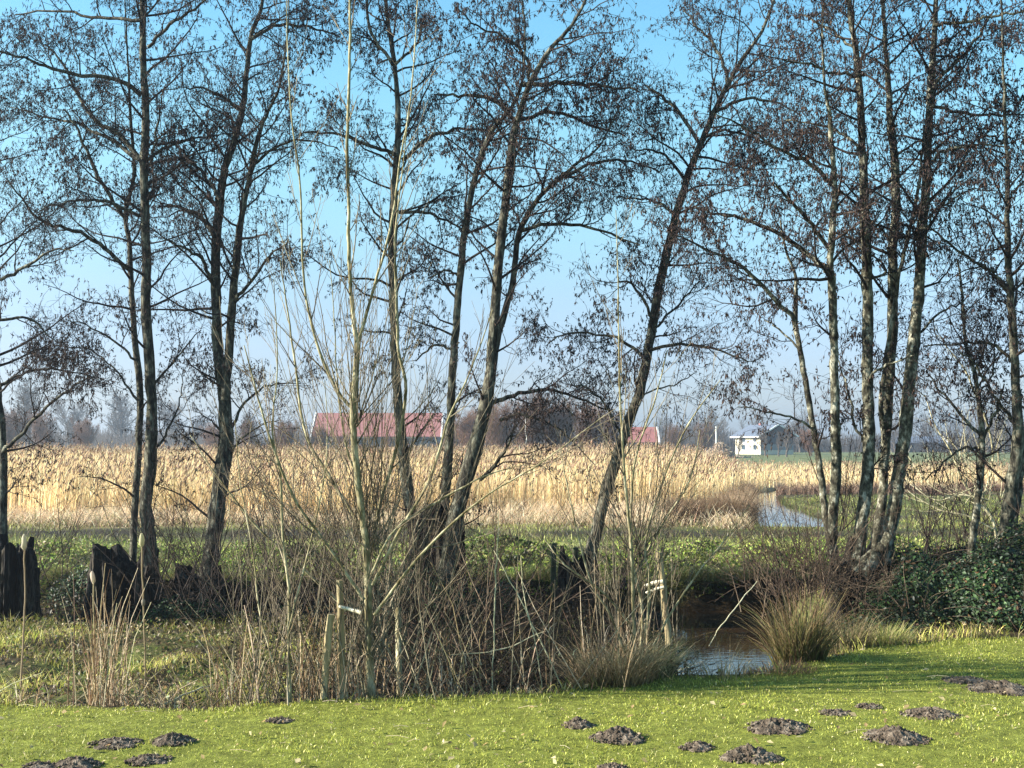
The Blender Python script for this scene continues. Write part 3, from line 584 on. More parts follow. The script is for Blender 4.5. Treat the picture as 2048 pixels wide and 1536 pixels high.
t = alder('dense alder clump of three slanting trunks behind the big willow', P(870, 1225, A), [
    ([(850, 1215, 44), (838, 1120, 40), (820, 1010, 36), (806, 900, 33), (796, 800, 28), (790, 700, 27), (787, 600, 27), (785, 500, 26), (787, 400, 24), (795, 300, 20), (795, 200, 16), (785, 100, 14), (774, 30, 11), (762, -90, 8)], A+.2),
    ([(860, 1215, 38), (872, 1120, 34), (890, 1000, 29), (900, 850, 26), (905, 750, 24), (915, 620, 22), (925, 500, 21), (940, 400, 19), (960, 320, 17), (985, 260, 14), (1012, 228, 11), (1040, 180, 8), (1050, 80, 6), (1040, -40, 4)], A),
    ([(880, 1215, 60), (895, 1110, 52), (920, 1000, 47), (955, 880, 44), (980, 760, 36), (990, 620, 30), (1000, 500, 28), (1014, 380, 26), (1025, 285, 24), (1036, 238, 20), (1062, 165, 17), (1100, 100, 14), (1150, 40, 10), (1200, -60, 7)], A-.3),
    ([(984, 740, 24), (996, 670, 22), (1024, 570, 19), (1035, 480, 18), (1050, 440, 17), (1078, 395, 14), (1112, 362, 12), (1150, 330, 9), (1200, 290, 6), (1240, 210, 4)], A-.1)], [
    ([(1040, 462, 9), (1110, 446, 8), (1190, 458, 6), (1280, 490, 3)], A, A-.5), ([(985, 805, 11), (1035, 788, 9), (1100, 780, 7), (1160, 798, 5), (1215, 820, 3)], A, A+.5), ([(798, 425, 8), (850, 425, 7), (895, 442, 5), (930, 460, 3)], A, A+.3),
    ([(1045, 170, 11), (1130, 165, 9), (1200, 172, 7), (1275, 178, 4)], A, A-.5), ([(1030, 240, 10), (985, 200, 9), (930, 190, 7), (870, 190, 4)], A, A+.5), ([(1060, 165, 9), (1050, 110, 8), (1000, 70, 6), (950, 50, 4), (905, 10, 3)], A, A-.5),
    ([(795, 310, 9), (740, 290, 8), (680, 270, 6), (610, 265, 4)], A, A-.5), ([(805, 320, 10), (860, 275, 9), (920, 258, 6), (990, 262, 4)], A, A+.4), ([(785, 130, 8), (740, 60, 7), (735, 0, 5)], A, A+.3), ([(790, 130, 7), (830, 90, 6), (850, 30, 4)], A, A),
    ([(1115, 362, 9), (1180, 330, 7), (1250, 320, 5), (1320, 345, 3)], A, A+.3), ([(1036, 240, 10), (1110, 225, 8), (1180, 250, 6), (1250, 270, 4)], A, A+.6), ([(1000, 840, 7), (1050, 830, 6), (1120, 860, 4), (1190, 930, 2)], A, A-.6),
    ([(905, 700, 6), (870, 690, 5), (830, 720, 3)], A, A+.4), ([(925, 560, 6), (890, 540, 5), (860, 560, 3)], A, A-.4), ([(960, 960, 9), (1010, 900, 7), (1030, 850, 4)], A, A-.3)], dens=1.0, first=660, cats=4, low=.3)
stumpy(t, 820, 930, 1010, 1225, A+.1, depth=.4)
t = alder('single alder leaning to the right with a drooping right-hand branch', P(1165, 1235, A+.1), [
    ([(1160, 1215, 50), (1175, 1130, 40), (1194, 1060, 35), (1210, 990, 34), (1245, 880, 32), (1280, 780, 30), (1300, 680, 28), (1315, 590, 27), (1335, 500, 25), (1355, 420, 23), (1380, 340, 21), (1405, 280, 19), (1430, 220, 18), (1455, 170, 14), (1486, 118, 12), (1530, 50, 9), (1565, -60, 6)], A)], [
    ([(1302, 700, 8), (1360, 688, 7), (1430, 698, 5), (1495, 722, 3)], A, A-.4), ([(1310, 655, 6), (1345, 620, 5), (1400, 560, 3)], A, A+.3), ([(1298, 730, 8), (1260, 690, 7), (1200, 668, 5), (1130, 668, 4), (1095, 690, 2)], A, A+.4),
    ([(1305, 640, 7), (1270, 575, 6), (1235, 560, 4)], A, A-.3), ([(1400, 290, 9), (1350, 215, 8), (1310, 185, 6), (1290, 170, 3)], A, A+.4), ([(1290, 180, 1), (1291, 181, 1)], A+.4, A+.4), ([(1372, 365, 8), (1330, 310, 6), (1290, 300, 4), (1250, 290, 2)], A, A-.4),
    ([(1455, 170, 9), (1440, 110, 7), (1400, 60, 5), (1370, 20, 3)], A, A+.4), ([(1430, 225, 8), (1480, 200, 7), (1550, 205, 5), (1600, 230, 3)], A, A-.4), ([(1355, 430, 7), (1300, 400, 5), (1230, 395, 3)], A, A+.5), ([(1262, 850, 5), (1290, 790, 4), (1350, 770, 3), (1390, 745, 2)], A, A-.3),
    ([(1405, 280, 7), (1450, 260, 6), (1520, 280, 4), (1560, 310, 2)], A, A+.5), ([(1250, 880, 6), (1195, 790, 5), (1140, 770, 3)], A, A-.3)], dens=1.1, first=640, cats=4, low=.28)
stumpy(t, 1118, 1200, 1095, 1235, A+.1, depth=.25)
B = 12.5
t = alder('group of five lichen-spotted alder trunks rising from one hollow stump', P(1715, 1215, B), [
    ([(1672, 1130, 26), (1656, 1060, 24), (1643, 960, 22), (1627, 860, 20), (1607, 740, 19), (1591, 640, 17), (1592, 560, 11), (1572, 500, 8), (1560, 440, 6)], B+.1),
    ([(1672, 1140, 40), (1664, 1080, 35), (1670, 980, 34), (1672, 880, 33), (1669, 780, 30), (1667, 680, 28), (1664, 570, 28), (1660, 530, 24), (1666, 440, 23), (1670, 380, 20), (1664, 300, 17), (1658, 220, 13), (1648, 160, 9), (1645, 60, 6), (1650, -60, 4)], B-.1),
    ([(1720, 1160, 52), (1716, 1110, 44), (1730, 1000, 42), (1738, 880, 40), (1735, 750, 36), (1735, 600, 36), (1732, 500, 34), (1728, 400, 31), (1725, 300, 26), (1720, 200, 24), (1712, 100, 20), (1700, 30, 16), (1690, -100, 12)], B-.2),
    ([(1742, 1130, 36), (1752, 1070, 34), (1766, 980, 31), (1772, 860, 30), (1781, 720, 36), (1786, 600, 34), (1785, 500, 30), (1791, 430, 30), (1790, 330, 27), (1780, 230, 23), (1775, 150, 18), (1770, 80, 15), (1764, 0, 12), (1760, -100, 8)], B+.2),
    ([(1765, 1140, 56), (1772, 1090, 48), (1786, 1030, 46), (1797, 950, 44), (1811, 850, 42), (1825, 700, 40), (1836, 600, 36), (1846, 450, 32), (1854, 350, 28), (1858, 250, 26), (1863, 150, 23), (1870, 50, 18), (1876, -100, 12)], B),
    ([(1762, 1050, 22), (1770, 900, 22), (1762, 800, 18), (1772, 720, 14), (1796, 560, 12), (1812, 490, 13), (1828, 420, 12), (1842, 340, 10), (1848, 250, 6)], B+.4)], [
    ([(1590, 642, 11), (1545, 592, 10), (1480, 532, 8), (1415, 500, 6), (1345, 470, 3)], B, B-.4), ([(1660, 545, 13), (1620, 512, 12), (1560, 470, 10), (1495, 440, 8), (1440, 430, 6), (1390, 415, 4)], B, B+.5),
    ([(1662, 500, 10), (1622, 450, 9), (1575, 395, 7), (1545, 365, 4)], B, B-.4), ([(1668, 372, 10), (1620, 328, 9), (1560, 298, 7), (1500, 262, 5), (1430, 225, 3)], B, B-.5), ([(1860, 185, 10), (1900, 135, 8), (1950, 80, 6), (1990, 20, 4)], B, B+.3),
    ([(1866, 50, 9), (1920, 45, 7), (1980, 35, 6), (2060, 20, 4)], B, B-.4), ([(1862, 210, 8), (1930, 225, 7), (2000, 230, 5), (2070, 225, 3)], B, B+.4), ([(1846, 470, 6), (1880, 415, 5), (1950, 380, 3), (2010, 390, 2)], B, B-.3),
    ([(1728, 150, 8), (1680, 148, 7), (1620, 130, 5), (1560, 120, 3)], B, B-.5), ([(1735, 760, 7), (1770, 730, 5), (1830, 710, 3)], B, B-.4), ([(1740, 900, 7), (1710, 850, 6), (1690, 760, 4), (1670, 700, 2)], B, B+.3), ([(1632, 860, 6), (1590, 835, 5), (1540, 825, 4), (1475, 812, 2)], B, B-.3),
    ([(1735, 560, 7), (1770, 540, 5), (1700, 470, 3)], B, B+.5), ([(1712, 100, 7), (1660, 60, 6), (1600, 30, 4)], B, B+.4), ([(1855, 320, 8), (1900, 300, 7), (1960, 290, 5), (2030, 300, 3)], B, B-.4), ([(1600, 700, 5), (1560, 660, 4), (1530, 640, 2)], B, B+.3),
    ([(1828, 680, 6), (1880, 630, 5), (1930, 600, 3)], B, B+.4), ([(1725, 310, 8), (1690, 270, 7), (1640, 250, 5), (1570, 240, 3)], B, B+.4)], dens=.95, first=600, m=M_ALDR, cats=3, low=.16, size=.8, wk=.6)
stumpy(t, 1662, 1752, 1085, 1225, B, depth=.3)
b = MB(); p, r = stem([(1722, 1150, 44), (1745, 1118, 34), (1768, 1095, 26), (1780, 1070, 22)], B-.25, dy=.02); tubes(b, p, r, 9, rough=.06, cap=True); b.obj('root_flare', M_ALDR, t)
t = alder('slanting alder at the right picture edge rising behind the brambles', P(2005, 1180, B), [
    ([(2000, 1180, 46), (2008, 1080, 40), (2022, 980, 38), (2036, 880, 34), (2031, 760, 26), (2026, 650, 23), (2018, 550, 20), (2015, 470, 17), (2016, 350, 12), (2010, 250, 10), (2005, 100, 7), (2000, -60, 5)], B),
    ([(2028, 1180, 20), (2030, 1060, 19), (2044, 940, 17), (2062, 800, 14), (2075, 600, 10)], B+.3)], [
    ([(2016, 585, 9), (1985, 545, 8), (1940, 520, 6), (1885, 475, 5), (1840, 440, 3)], B, B-.4), ([(2032, 730, 8), (1990, 692, 7), (1950, 685, 5), (1850, 692, 3)], B, B+.3), ([(2034, 850, 9), (1995, 800, 7), (1960, 740, 5), (1920, 700, 3)], B, B-.3),
    ([(2016, 400, 6), (2040, 370, 5), (2080, 350, 3)], B, B), ([(2012, 290, 6), (1970, 270, 5), (1930, 300, 3)], B, B+.4), ([(2020, 560, 5), (2050, 520, 3), (2080, 500, 2)], B, B-.3)], dens=1.0, first=720, m=M_ALD, cats=3, low=.4, size=.8)
t = alder('slender young alder with a Y fork between the trunk group and right edge', P(1938, 1170, B+.4), [
    ([(1936, 1170, 24), (1945, 1080, 22), (1958, 980, 20), (1964, 880, 18), (1952, 760, 13), (1932, 690, 10), (1925, 600, 8), (1915, 520, 5)], B+.4)], [
    ([(1962, 872, 8), (1930, 838, 7), (1890, 790, 5), (1850, 740, 3)], B+.4, B+.7), ([(1966, 880, 7), (1990, 820, 6), (2010, 770, 3)], B+.4, B), ([(1965, 900, 6), (1920, 900, 5), (1850, 960, 3)], B+.4, B), ([(1958, 800, 5), (1985, 740, 4), (1995, 660, 2)], B+.4, B+.7)], dens=.9, first=820, m=M_ALDR, cats=2, low=.5, size=.6)

# ------------------------------------------------------------------ willow shrubs (near bank)
def willow(label, base, stems, fans, cat='shrub', group=None, m=M_WIL, mt=M_WTW, name='willow_shrub', side=5, sl=(.25, .8)):
    """stems: (polyline, depth) traced; fans: list of dict of many thin shoots"""
    root = empty(name, base, label, cat, group); tw = MB()
    for pl, Y in stems:
        p, r = stem(pl, Y, dy=.12, wob=.0015); r = r*(.5 if pl[0][2] > 20 else .5); b = MB(); tubes(b, p, r, 8, rough=.03, cap=True); b.obj('stem', m, root)
        L = np.linalg.norm(p[-1]-p[0]); a, ra = grow(p, r, int(max(4, L*side)), .12, 1, (14, 42), sl, 7, .06, .07, .55, .006, .0016, taper=.4); tubes(tw, a, ra, 4)
        c, rc = grow(a, ra, 3, .2, .95, (15, 45), (.1, .35), 4, .08, .06, .6, .0025, .0012); tubes(tw, c, rc, 3)
    for fd in fans:
        n = fd['n']; bp = np.asarray(fd['at']); sp = fd.get('spread', .12)
        pos = bp[None]+rng.normal(size=(n, 3))*np.array([sp, sp*.6, .03]); an = rng.normal(fd.get('tilt', 0), fd.get('fan', .33), n); dp = rng.normal(0, .22, n)
        d = norm(np.stack([np.tan(np.clip(an, -1.2, 1.2)), dp, np.ones(n)], 1)); L = rng.uniform(*fd['L'], n)*(1-.35*np.abs(an-fd.get('tilt', 0))); K = 9
        q = np.empty((n, K, 3)); q[:, 0] = pos
        for k in range(1, K): d = norm(d+rng.normal(size=(n, 3))*.05+np.array([0, 0, fd.get('up', .05)])); q[:, k] = q[:, k-1]+d*(L/(K-1))[:, None]
        r0 = rng.uniform(*fd.get('r', (.005, .011)), n); R = r0[:, None]*(1-.8*np.linspace(0, 1, K))[None]
        tubes(tw, q, R, 5); a, ra = grow(q, R, fd.get('kids', 4), .25, .95, (12, 40), (.2, .7), 6, .07, .06, .5, .004, .0013, taper=.4); tubes(tw, a, ra, 3)
    tw.obj('twigs', mt, root)
    return root
W = 7.75
willow('large pale willow shrub with a thick upright trunk and fanning shoots at centre left', G(738, 1392), [
    ([(742, 1395, 36), (738, 1250, 31), (733, 1100, 30), (718, 980, 28), (708, 880, 26), (706, 815, 25), (712, 730, 22), (714, 690, 20), (705, 620, 16), (698, 500, 15), (697, 400, 13), (694, 300, 13), (697, 200, 12), (700, 100, 11), (700, 0, 9), (702, -120, 6)], W),
    ([(714, 692, 15), (735, 620, 13), (755, 550, 11), (775, 480, 9), (790, 400, 9), (800, 320, 8), (815, 240, 7), (826, 150, 6), (835, 0, 4), (838, -80, 3)], W),
    ([(706, 818, 15), (682, 792, 13), (652, 735, 12), (626, 660, 10), (608, 560, 9), (603, 440, 8), (598, 340, 7), (582, 230, 6), (576, 100, 5), (572, -30, 3)], W),
    ([(740, 1120, 17), (762, 1000, 15), (792, 900, 14), (812, 780, 13), (797, 700, 12), (793, 600, 10), (790, 480, 8), (800, 380, 6), (815, 250, 4)], W+.1),
    ([(728, 1200, 15), (655, 1090, 13), (590, 1000, 12), (545, 890, 10), (512, 780, 7), (488, 690, 4)], W-.1),
    ([(725, 1060, 14), (664, 960, 12), (612, 870, 11), (592, 740, 9), (578, 640, 7), (560, 520, 4)], W+.15),
    ([(745, 1170, 14), (800, 1060, 12), (858, 960, 10), (900, 830, 8), (942, 740, 6), (985, 620, 4)], W-.1),
    ([(748, 1230, 12), (850, 1100, 10), (960, 1000, 8), (1060, 940, 6), (1130, 890, 4), (1210, 830, 2)], W-.2),
    ([(735, 1260, 12), (620, 1150, 10), (520, 1060, 9), (440, 960, 6), (380, 870, 3)], W+.2),
    ([(742, 1150, 11), (790, 1060, 10), (880, 1000, 9), (975, 950, 6), (1050, 930, 3)], W-.3),
    ([(715, 960, 10), (690, 880, 8), (675, 760, 6), (668, 640, 4), (660, 520, 3)], W+.1),
    ([(800, 1390, 26), (797, 1300, 24), (796, 1215, 22)], W+.4)],
    [dict(n=46, at=G(740, 1385)+[0, 0, .25], L=(1.0, 2.9), fan=.40, r=(.002, .006), kids=5), dict(n=38, at=P(730, 1090, W), L=(.9, 2.2), fan=.45, r=(.002, .005), kids=5, spread=.07),
     dict(n=13, at=G(820, 1385)+[0, .3, 0], L=(.8, 2.2), fan=.5, r=(.002, .006), kids=5, spread=.3), dict(n=14, at=P(712, 850, W), L=(.5, 1.4), fan=.35, r=(.003, .006), spread=.04),
     dict(n=14, at=G(760, 1385)+[0, .25, 0], L=(.6, 1.5), fan=.6, r=(.0015, .004), kids=5, spread=.35, up=.03), dict(n=26, at=G(700, 1390)+[0, .2, 0], L=(.8, 2.0), fan=.30, r=(.0015, .004), kids=5, spread=.5)])
willow('slender pale willow shoots with a dark left stem just left of the leaning posts', G(575, 1405), [
    ([(580, 1405, 15), (577, 1300, 13), (578, 1180, 12), (566, 1080, 11), (560, 950, 9), (545, 860, 7), (555, 720, 5), (548, 560, 3)], 7.5),
    ([(578, 1400, 8), (552, 1340, 7), (520, 1230, 7), (505, 1100, 6), (480, 960, 5), (470, 840, 3)], 7.5),
    ([(577, 1260, 8), (610, 1130, 7), (640, 1000, 6), (655, 880, 4), (650, 760, 3)], 7.5)],
    [dict(n=14, at=G(577, 1400), L=(.7, 1.9), fan=.32, r=(.003, .006), kids=4, spread=.18)])
willow('small willow shrub with long whippy shoots left of the pond', G(1262, 1345), [
    ([(1272, 1340, 14), (1266, 1220, 13), (1263, 1100, 13), (1250, 960, 11), (1242, 830, 9), (1238, 700, 7), (1236, 560, 5), (1232, 420, 3)], 8.3),
    ([(1276, 1335, 13), (1285, 1220, 12), (1262, 1110, 11), (1264, 980, 9), (1275, 900, 8), (1310, 800, 6), (1335, 700, 4)], 8.35),
    ([(1280, 1330, 11), (1300, 1180, 10), (1290, 1090, 9), (1320, 980, 8), (1370, 860, 6), (1440, 760, 3)], 8.3),
    ([(1260, 1330, 10), (1220, 1230, 9), (1180, 1160, 8), (1140, 1000, 6), (1120, 900, 3)], 8.3),
    ([(1285, 1330, 9), (1340, 1230, 8), (1400, 1140, 7), (1450, 1080, 5), (1500, 1010, 3)], 8.2),
    ([(1262, 1250, 9), (1200, 1180, 8), (1130, 1130, 6), (1090, 1080, 3)], 8.4),
    ([(1268, 1150, 8), (1330, 1040, 7), (1380, 960, 5), (1400, 860, 3)], 8.4)],
    [dict(n=30, at=G(1265, 1340), L=(.8, 2.3), fan=.34, r=(.002, .005), kids=5, spread=.16), dict(n=16, at=P(1270, 1130, 8.3), L=(.5, 1.5), fan=.42, r=(.003, .006), kids=3, spread=.06)])
willow('pale yellow arching branches behind the brambles beside the young alder', P(1990, 1130, 13.4), [
    ([(2000, 1130, 12), (1985, 1040, 12), (1950, 1000, 10), (1925, 960, 9), (1900, 900, 7), (1870, 850, 5), (1850, 790, 3)], 13.4),
    ([(1990, 1060, 8), (1930, 1030, 6), (1880, 1020, 5), (1820, 985, 4), (1790, 950, 3)], 13.4),
    ([(1975, 1000, 8), (1920, 990, 6), (1870, 1000, 5), (1810, 960, 3)], 13.3),
    ([(1960, 970, 6), (1900, 990, 5), (1850, 960, 4), (1815, 910, 3)], 13.5),
    ([(1960, 1010, 7), (1985, 930, 6), (1978, 860, 8), (1955, 800, 9), (1930, 740, 7), (1890, 690, 4)], 13.6)],
    [dict(n=14, at=P(1950, 1000, 13.4), L=(.5, 1.4), fan=.6, r=(.003, .007), kids=3, spread=.2)], m=M_PALE, mt=M_PALE)
# thin bare shrubs standing at the far side of the ditch
BG = 'thin bare shrubs among the alders'
def thinbush(px, py, Y, n, L, lb, fan=.4, m=M_TWIG, r=(.004, .009), kids=6, spread=.2):
    root = empty('bare_shrub', P(px, py, Y), lb, 'shrub', BG); tw = MB()
    pos = P(px, py, Y)[None]+rng.normal(size=(n, 3))*np.array([spread, .15, .02]); an = rng.normal(0, fan, n)
    d = norm(np.stack([np.tan(np.clip(an, -1.1, 1.1)), rng.normal(0, .3, n), np.ones(n)], 1)); Ls = rng.uniform(*L, n); K = 8; q = np.empty((n, K, 3)); q[:, 0] = pos
    for k in range(1, K): d = norm(d+rng.normal(size=(n, 3))*.09+np.array([0, 0, .03])); q[:, k] = q[:, k-1]+d*(Ls/(K-1))[:, None]
    r0 = rng.uniform(*r, n); R = r0[:, None]*(1-.75*np.linspace(0, 1, K))[None]; tubes(tw, q, R, 4); tw.obj('stems', m, root)
    t2 = MB(); a, ra = grow(q, R, kids, .15, .95, (20, 60), (.2, .7), 6, .14, .02, .55, .004, .0015, taper=.4); tubes(t2, a, ra, 3)
    c, rc = grow(a, ra, 3, .2, .95, (25, 60), (.08, .25), 4, .2, 0, .6, .002, .0013); tubes(t2, c, rc, 3); t2.obj('twigs', m, root)
thinbush(345, 1200, 15.0, 26, (1.0, 2.6), 'dark bare shrub in front of the stumps, between the straight and forked alders', .42)
thinbush(455, 1220, 14.0, 24, (.9, 2.3), 'bare shrub right of the forked alder foot', .45)
thinbush(560, 1240, 13.5, 26, (.9, 2.4), 'bare brownish shrub behind the leaning posts', .45)
thinbush(80, 1180, 16.5, 16, (.8, 1.8), 'sparse bare shrub behind the leftmost stump', .5)
thinbush(640, 1200, 14.5, 30, (1.0, 2.6), 'dense dark bare shrub left of the alder clump', .5)
thinbush(760, 1180, 14.5, 24, (1.0, 2.6), 'dense reddish bare shrub behind the willow trunk', .5, M_BTW)
thinbush(905, 1300, 9.6, 22, (.6, 1.8), 'tangled pale bare shrub in the ditch right of the willow trunk', .6, M_BTW)
thinbush(1010, 1230, 14.5, 22, (.7, 2.2), 'bare shrub right of the alder clump', .5)
thinbush(1250, 1180, 14.8, 16, (.9, 2.4), 'bare shrub beside the leaning alder', .35)
thinbush(1600, 1190, 12.2, 46, (.4, 1.4), 'reddish brown twiggy shrub left of the five-trunk group', .5, M_BTW, spread=.3)
thinbush(1660, 1230, 11.4, 34, (.3, 1.0), 'low brown twigs at the foot of the five-trunk group', .6, M_BTW, spread=.4)
thinbush(1860, 1150, 13.5, 26, (.7, 1.9), 'bare dark shrub between the trunk group and the young alder', .5)
thinbush(2000, 1120, 14.5, 24, (.9, 2.4), 'bare dark shrub behind the right edge alder', .5)
thinbush(1700, 1060, 15.5, 14, (.7, 2.2), 'thin bare shrub seen between the grouped trunks', .4)
# ------------------------------------------------------------------ rush and grass tussocks
def tussock(name, lb, c, n, h, rad, cols, lean=(.1, .9), tip=None, w_=(.004, .008), cat='rushes', squash=.7, laz=None, m=M_REED):
    b = MB(); a = rng.uniform(0, 2*PI, n); q = np.sqrt(rng.uniform(0, 1, n))*rad; x = c[0]+q*np.cos(a); y = c[1]+q*np.sin(a)*squash
    cg = vary(cols, n, .2); l = np.clip(rng.uniform(*lean, n)*(.35+.8*q/rad), 0, 1.3)
    la = a+rng.normal(0, .5, n) if laz is None else rng.normal(laz[0], laz[1], n)
    blades(b, np.stack([x, y, np.maximum(H(x, y), -.8)-.02], 1), rng.uniform(*h, n), rng.uniform(*w_, n), l, cg*.8, 4, tipcol=(vary(tip, n, .2) if tip else cg*1.1), laz=la, curl=1.6)
    return tag(b.obj(name, m, origin=(c[0], c[1], float(H(np.array([c[0]]), np.array([c[1]]))[0]))), lb, cat)
tussock('rush_clump', 'big green rush clump with orange-brown tips on the right side of the pond', G(1602, 1322), 760, (.2, .62), .175, [(.10, .13, .025), (.16, .18, .04), (.05, .06, .015), (.16, .10, .045)], (.0, 1.1), [(.28, .17, .09), (.20, .13, .07), (.20, .19, .07), (.36, .27, .15)], squash=.6, w_=(.006, .011))
tussock('rush_clump', 'brown dry rush clump right of the big green one by the trunk group', G(1690, 1292), 420, (.15, .38), .18, [(.2, .16, .08), (.28, .22, .12), (.08, .08, .03)], (.3, 1.0), w_=(.005, .009))
tussock('grass_tussock', 'grey-green drooping grass tussock left of the pond at the willow foot', G(1285, 1350), 1100, (.16, .36), .2, [(.28, .28, .12), (.42, .35, .18), (.15, .17, .07), (.55, .46, .28)], (.5, 1.25), w_=(.004, .008), cat='grass')
tussock('grass_tussock', 'brown grass tussock under the small willow shrub', G(1225, 1364), 1100, (.15, .4), .26, [(.38, .27, .15), (.5, .38, .22), (.2, .15, .07)], (.4, 1.2), w_=(.004, .008), cat='grass')
tussock('grass_tussock', 'low green grass tuft on the lawn edge right of the rushes', G(1765, 1285), 600, (.1, .24), .2, [(.3, .32, .08), (.45, .38, .18)], (.4, 1.2), w_=(.004, .008), cat='grass')
tussock('grass_tussock', 'short reddish dead grass at the foot of the green rushes', G(1560, 1343), 420, (.05, .12), .24, [(.34, .2, .1), (.22, .14, .08)], (.4, 1.3), w_=(.004, .008), cat='grass')
tussock('grass_tussock', 'thin drooping dry grass hanging over the pond edge', G(1440, 1352), 80, (.15, .34), .2, [(.4, .32, .17), (.25, .2, .1)], (.6, 1.3), w_=(.003, .006), cat='grass')
tussock('sedge_tuft', 'light grassy tuft on the water side behind the small willow', (.95, 9.4), 600, (.25, .5), .22, [(.5, .42, .25), (.3, .3, .14)], (.5, 1.2), w_=(.005, .009), cat='grass')
# ------------------------------------------------------------------ dry cane stands, cattails
def canes(lb, items, m=M_REED, name='dry_cane_stand', lean=.12, h=(.3, .9), cols=((.48, .37, .23), (.28, .19, .11), (.62, .52, .37))):
    b = MB(); c0 = np.array(items[0][0])
    for c, n, sp, hh in items:
        x = c[0]+rng.normal(0, sp, n); y = c[1]+np.abs(rng.normal(0, .22, n))+.03; z = H(x, y)-.03; L = rng.uniform(hh[0], hh[1], n)
        d = norm(np.stack([rng.normal(0, lean, n), rng.normal(0, lean, n), np.ones(n)], 1)); p0 = np.stack([x, y, z], 1); bend = rng.normal(0, .05, (n, 3)); bend[:, 2] = 0
        q = np.stack([p0, p0+d*(L*.35)[:, None]+bend*.4, p0+d*(L*.7)[:, None]+bend, p0+d*L[:, None]+bend*2.2], 1)
        tubes(b, q, rng.uniform(.0016, .0034, n)[:, None]*np.array([[1.1, 1, .8, .5]]), 4, vary(cols, n, .2))
        m_ = rng.integers(0, n, n); f = rng.uniform(.05, .6, n)[:, None]
        blades(b, p0[m_]+d[m_]*L[m_][:, None]*f, rng.uniform(.06, .22, n), rng.uniform(.004, .009, n), rng.uniform(.7, 1.3, n), vary(cols, n, .2), 3)
    return tag(b.obj(name, m, origin=(c0[0], c0[1], float(H(c0[:1], c0[1:2])[0]))), lb, 'canes')
canes('upright bundle of dry cane stalks with reddish tops at the left', [(G(182, 1412), 46, .055, (.5, .92)), (G(165, 1410), 14, .06, (.3, .6)), (G(220, 1410), 26, .14, (.10, .3))], lean=.05)
canes('broken pale cane litter at the left picture edge', [(G(45, 1408), 34, .16, (.1, .28))], lean=.7)
canes('low broken cane litter right of the upright bundle', [(G(300, 1411), 50, .14, (.08, .30))], lean=.5)
canes('dry cane stand in front of the left ditch grass near the slender willow shoots', [(G(470, 1408), 60, .13, (.25, .62))], lean=.12)
canes('thick dry cane stand between the slender willow and the leaning posts', [(G(618, 1402), 60, .07, (.3, .68)), (G(715, 1400), 34, .06, (.25, .5))], lean=.1)
canes('loose dry stalks leaning over the dark ditch right of the willow', [(G(930, 1392), 22, .30, (.4, 1.0)), (G(1080, 1388), 20, .28, (.4, 1.0))], lean=.4)
canes('bent brown stalks between the willow trunk and the loose dry stalks', [(G(830, 1393), 36, .2, (.2, .6))], lean=.35)
canes('dry stems at the foot of the small willow left of the pond', [(G(1240, 1365), 50, .15, (.3, .8))], lean=.16)
def cattail(lb, pl, Y, heads):
    root = empty('cattail', P(pl[0][0], pl[0][1], Y), lb, 'cattail', 'dry cattail stalks at the left'); b = MB(); p, r = stem(pl, Y, dy=.03, wob=.002); r = r*.62; tubes(b, p, r, 6, vary([(.45, .36, .22)], 1)); b.obj('stalk', M_REED, root)
    for (ax, ay, bx, by, wd) in heads:
        b = MB(); q = np.array([P(ax, ay, Y), P(ax*.8+bx*.2, ay*.8+by*.2, Y), P((ax+bx)/2, (ay+by)/2, Y), P(ax*.2+bx*.8, ay*.2+by*.8, Y), P(bx, by, Y)]); tubes(b, q, np.array([.3, 1, 1.05, .9, .25])*wd/2*Y/F, 8, vary([(.55, .47, .36)], 1), rough=.12); b.obj('seed_head', M_REED, root)
cattail('leftmost cattail stalk with a fluffy pale head above the dark stump', [(42, 1375, 6), (46, 1280, 6), (50, 1180, 5), (48, 1080, 5)], 7.9, [(48, 1100, 48, 1068, 10)])
cattail('tall cattail stalk with two pale heads before the straight alder', [(290, 1400, 5), (290, 1300, 5), (286, 1200, 5), (283, 1080, 5)], 7.8, [(284, 1094, 283, 1066, 10), (287, 1212, 286, 1198, 8)])
cattail('short cattail with a burst white head beside the cane bundle', [(186, 1400, 5), (188, 1300, 5), (187, 1160, 4)], 7.7, [(187, 1168, 184, 1142, 9)])
# fallen sticks
def stick(lb, pl, Y, Y2=None, m=M_PALE, cat='stick', name='fallen_stick'):
    p, r = limb(pl, Y, Y2 or Y, wob=.003); r = r*.6; b = MB(); tubes(b, p, r, 6, rough=.05, cap=True); return tag(b.obj(name, m, origin=p[0]), lb, cat)
stick('pale bare stick lying at the lawn edge below the left ditch grass', [(328, 1408, 5), (372, 1388, 6), (424, 1370, 5)], 7.5, 7.8)
stick('long thin dry stalk slanting over the pond', [(1418, 1292, 2.5), (1455, 1235, 3.5), (1515, 1162, 2.5)], 8.6, 8.9)
stick('dark thin twig lying on the lawn edge beside the rushes', [(1620, 1340, 3), (1700, 1325, 3), (1790, 1300, 2)], 8.9, 9.6, m=M_TWIG)
stick('pale dead cane leaning left over the ditch right of the willow', [(1130, 1385, 4), (1075, 1270, 5), (1040, 1200, 4), (988, 1100, 3)], 7.9, 8.1)
stick('tall straight pale cane standing over the dark ditch', [(985, 1390, 4), (988, 1240, 5), (993, 1120, 4), (998, 1020, 2)], 7.9, 8.0)
stick('curved pale cane right of the tall straight one', [(1085, 1385, 3), (1072, 1290, 4), (1050, 1200, 4), (1040, 1110, 2)], 8.0, 8.2)
stick('pale cane crossing low from the ditch to the pond side', [(900, 1310, 3), (1000, 1300, 4), (1090, 1262, 3)], 8.1, 8.4)
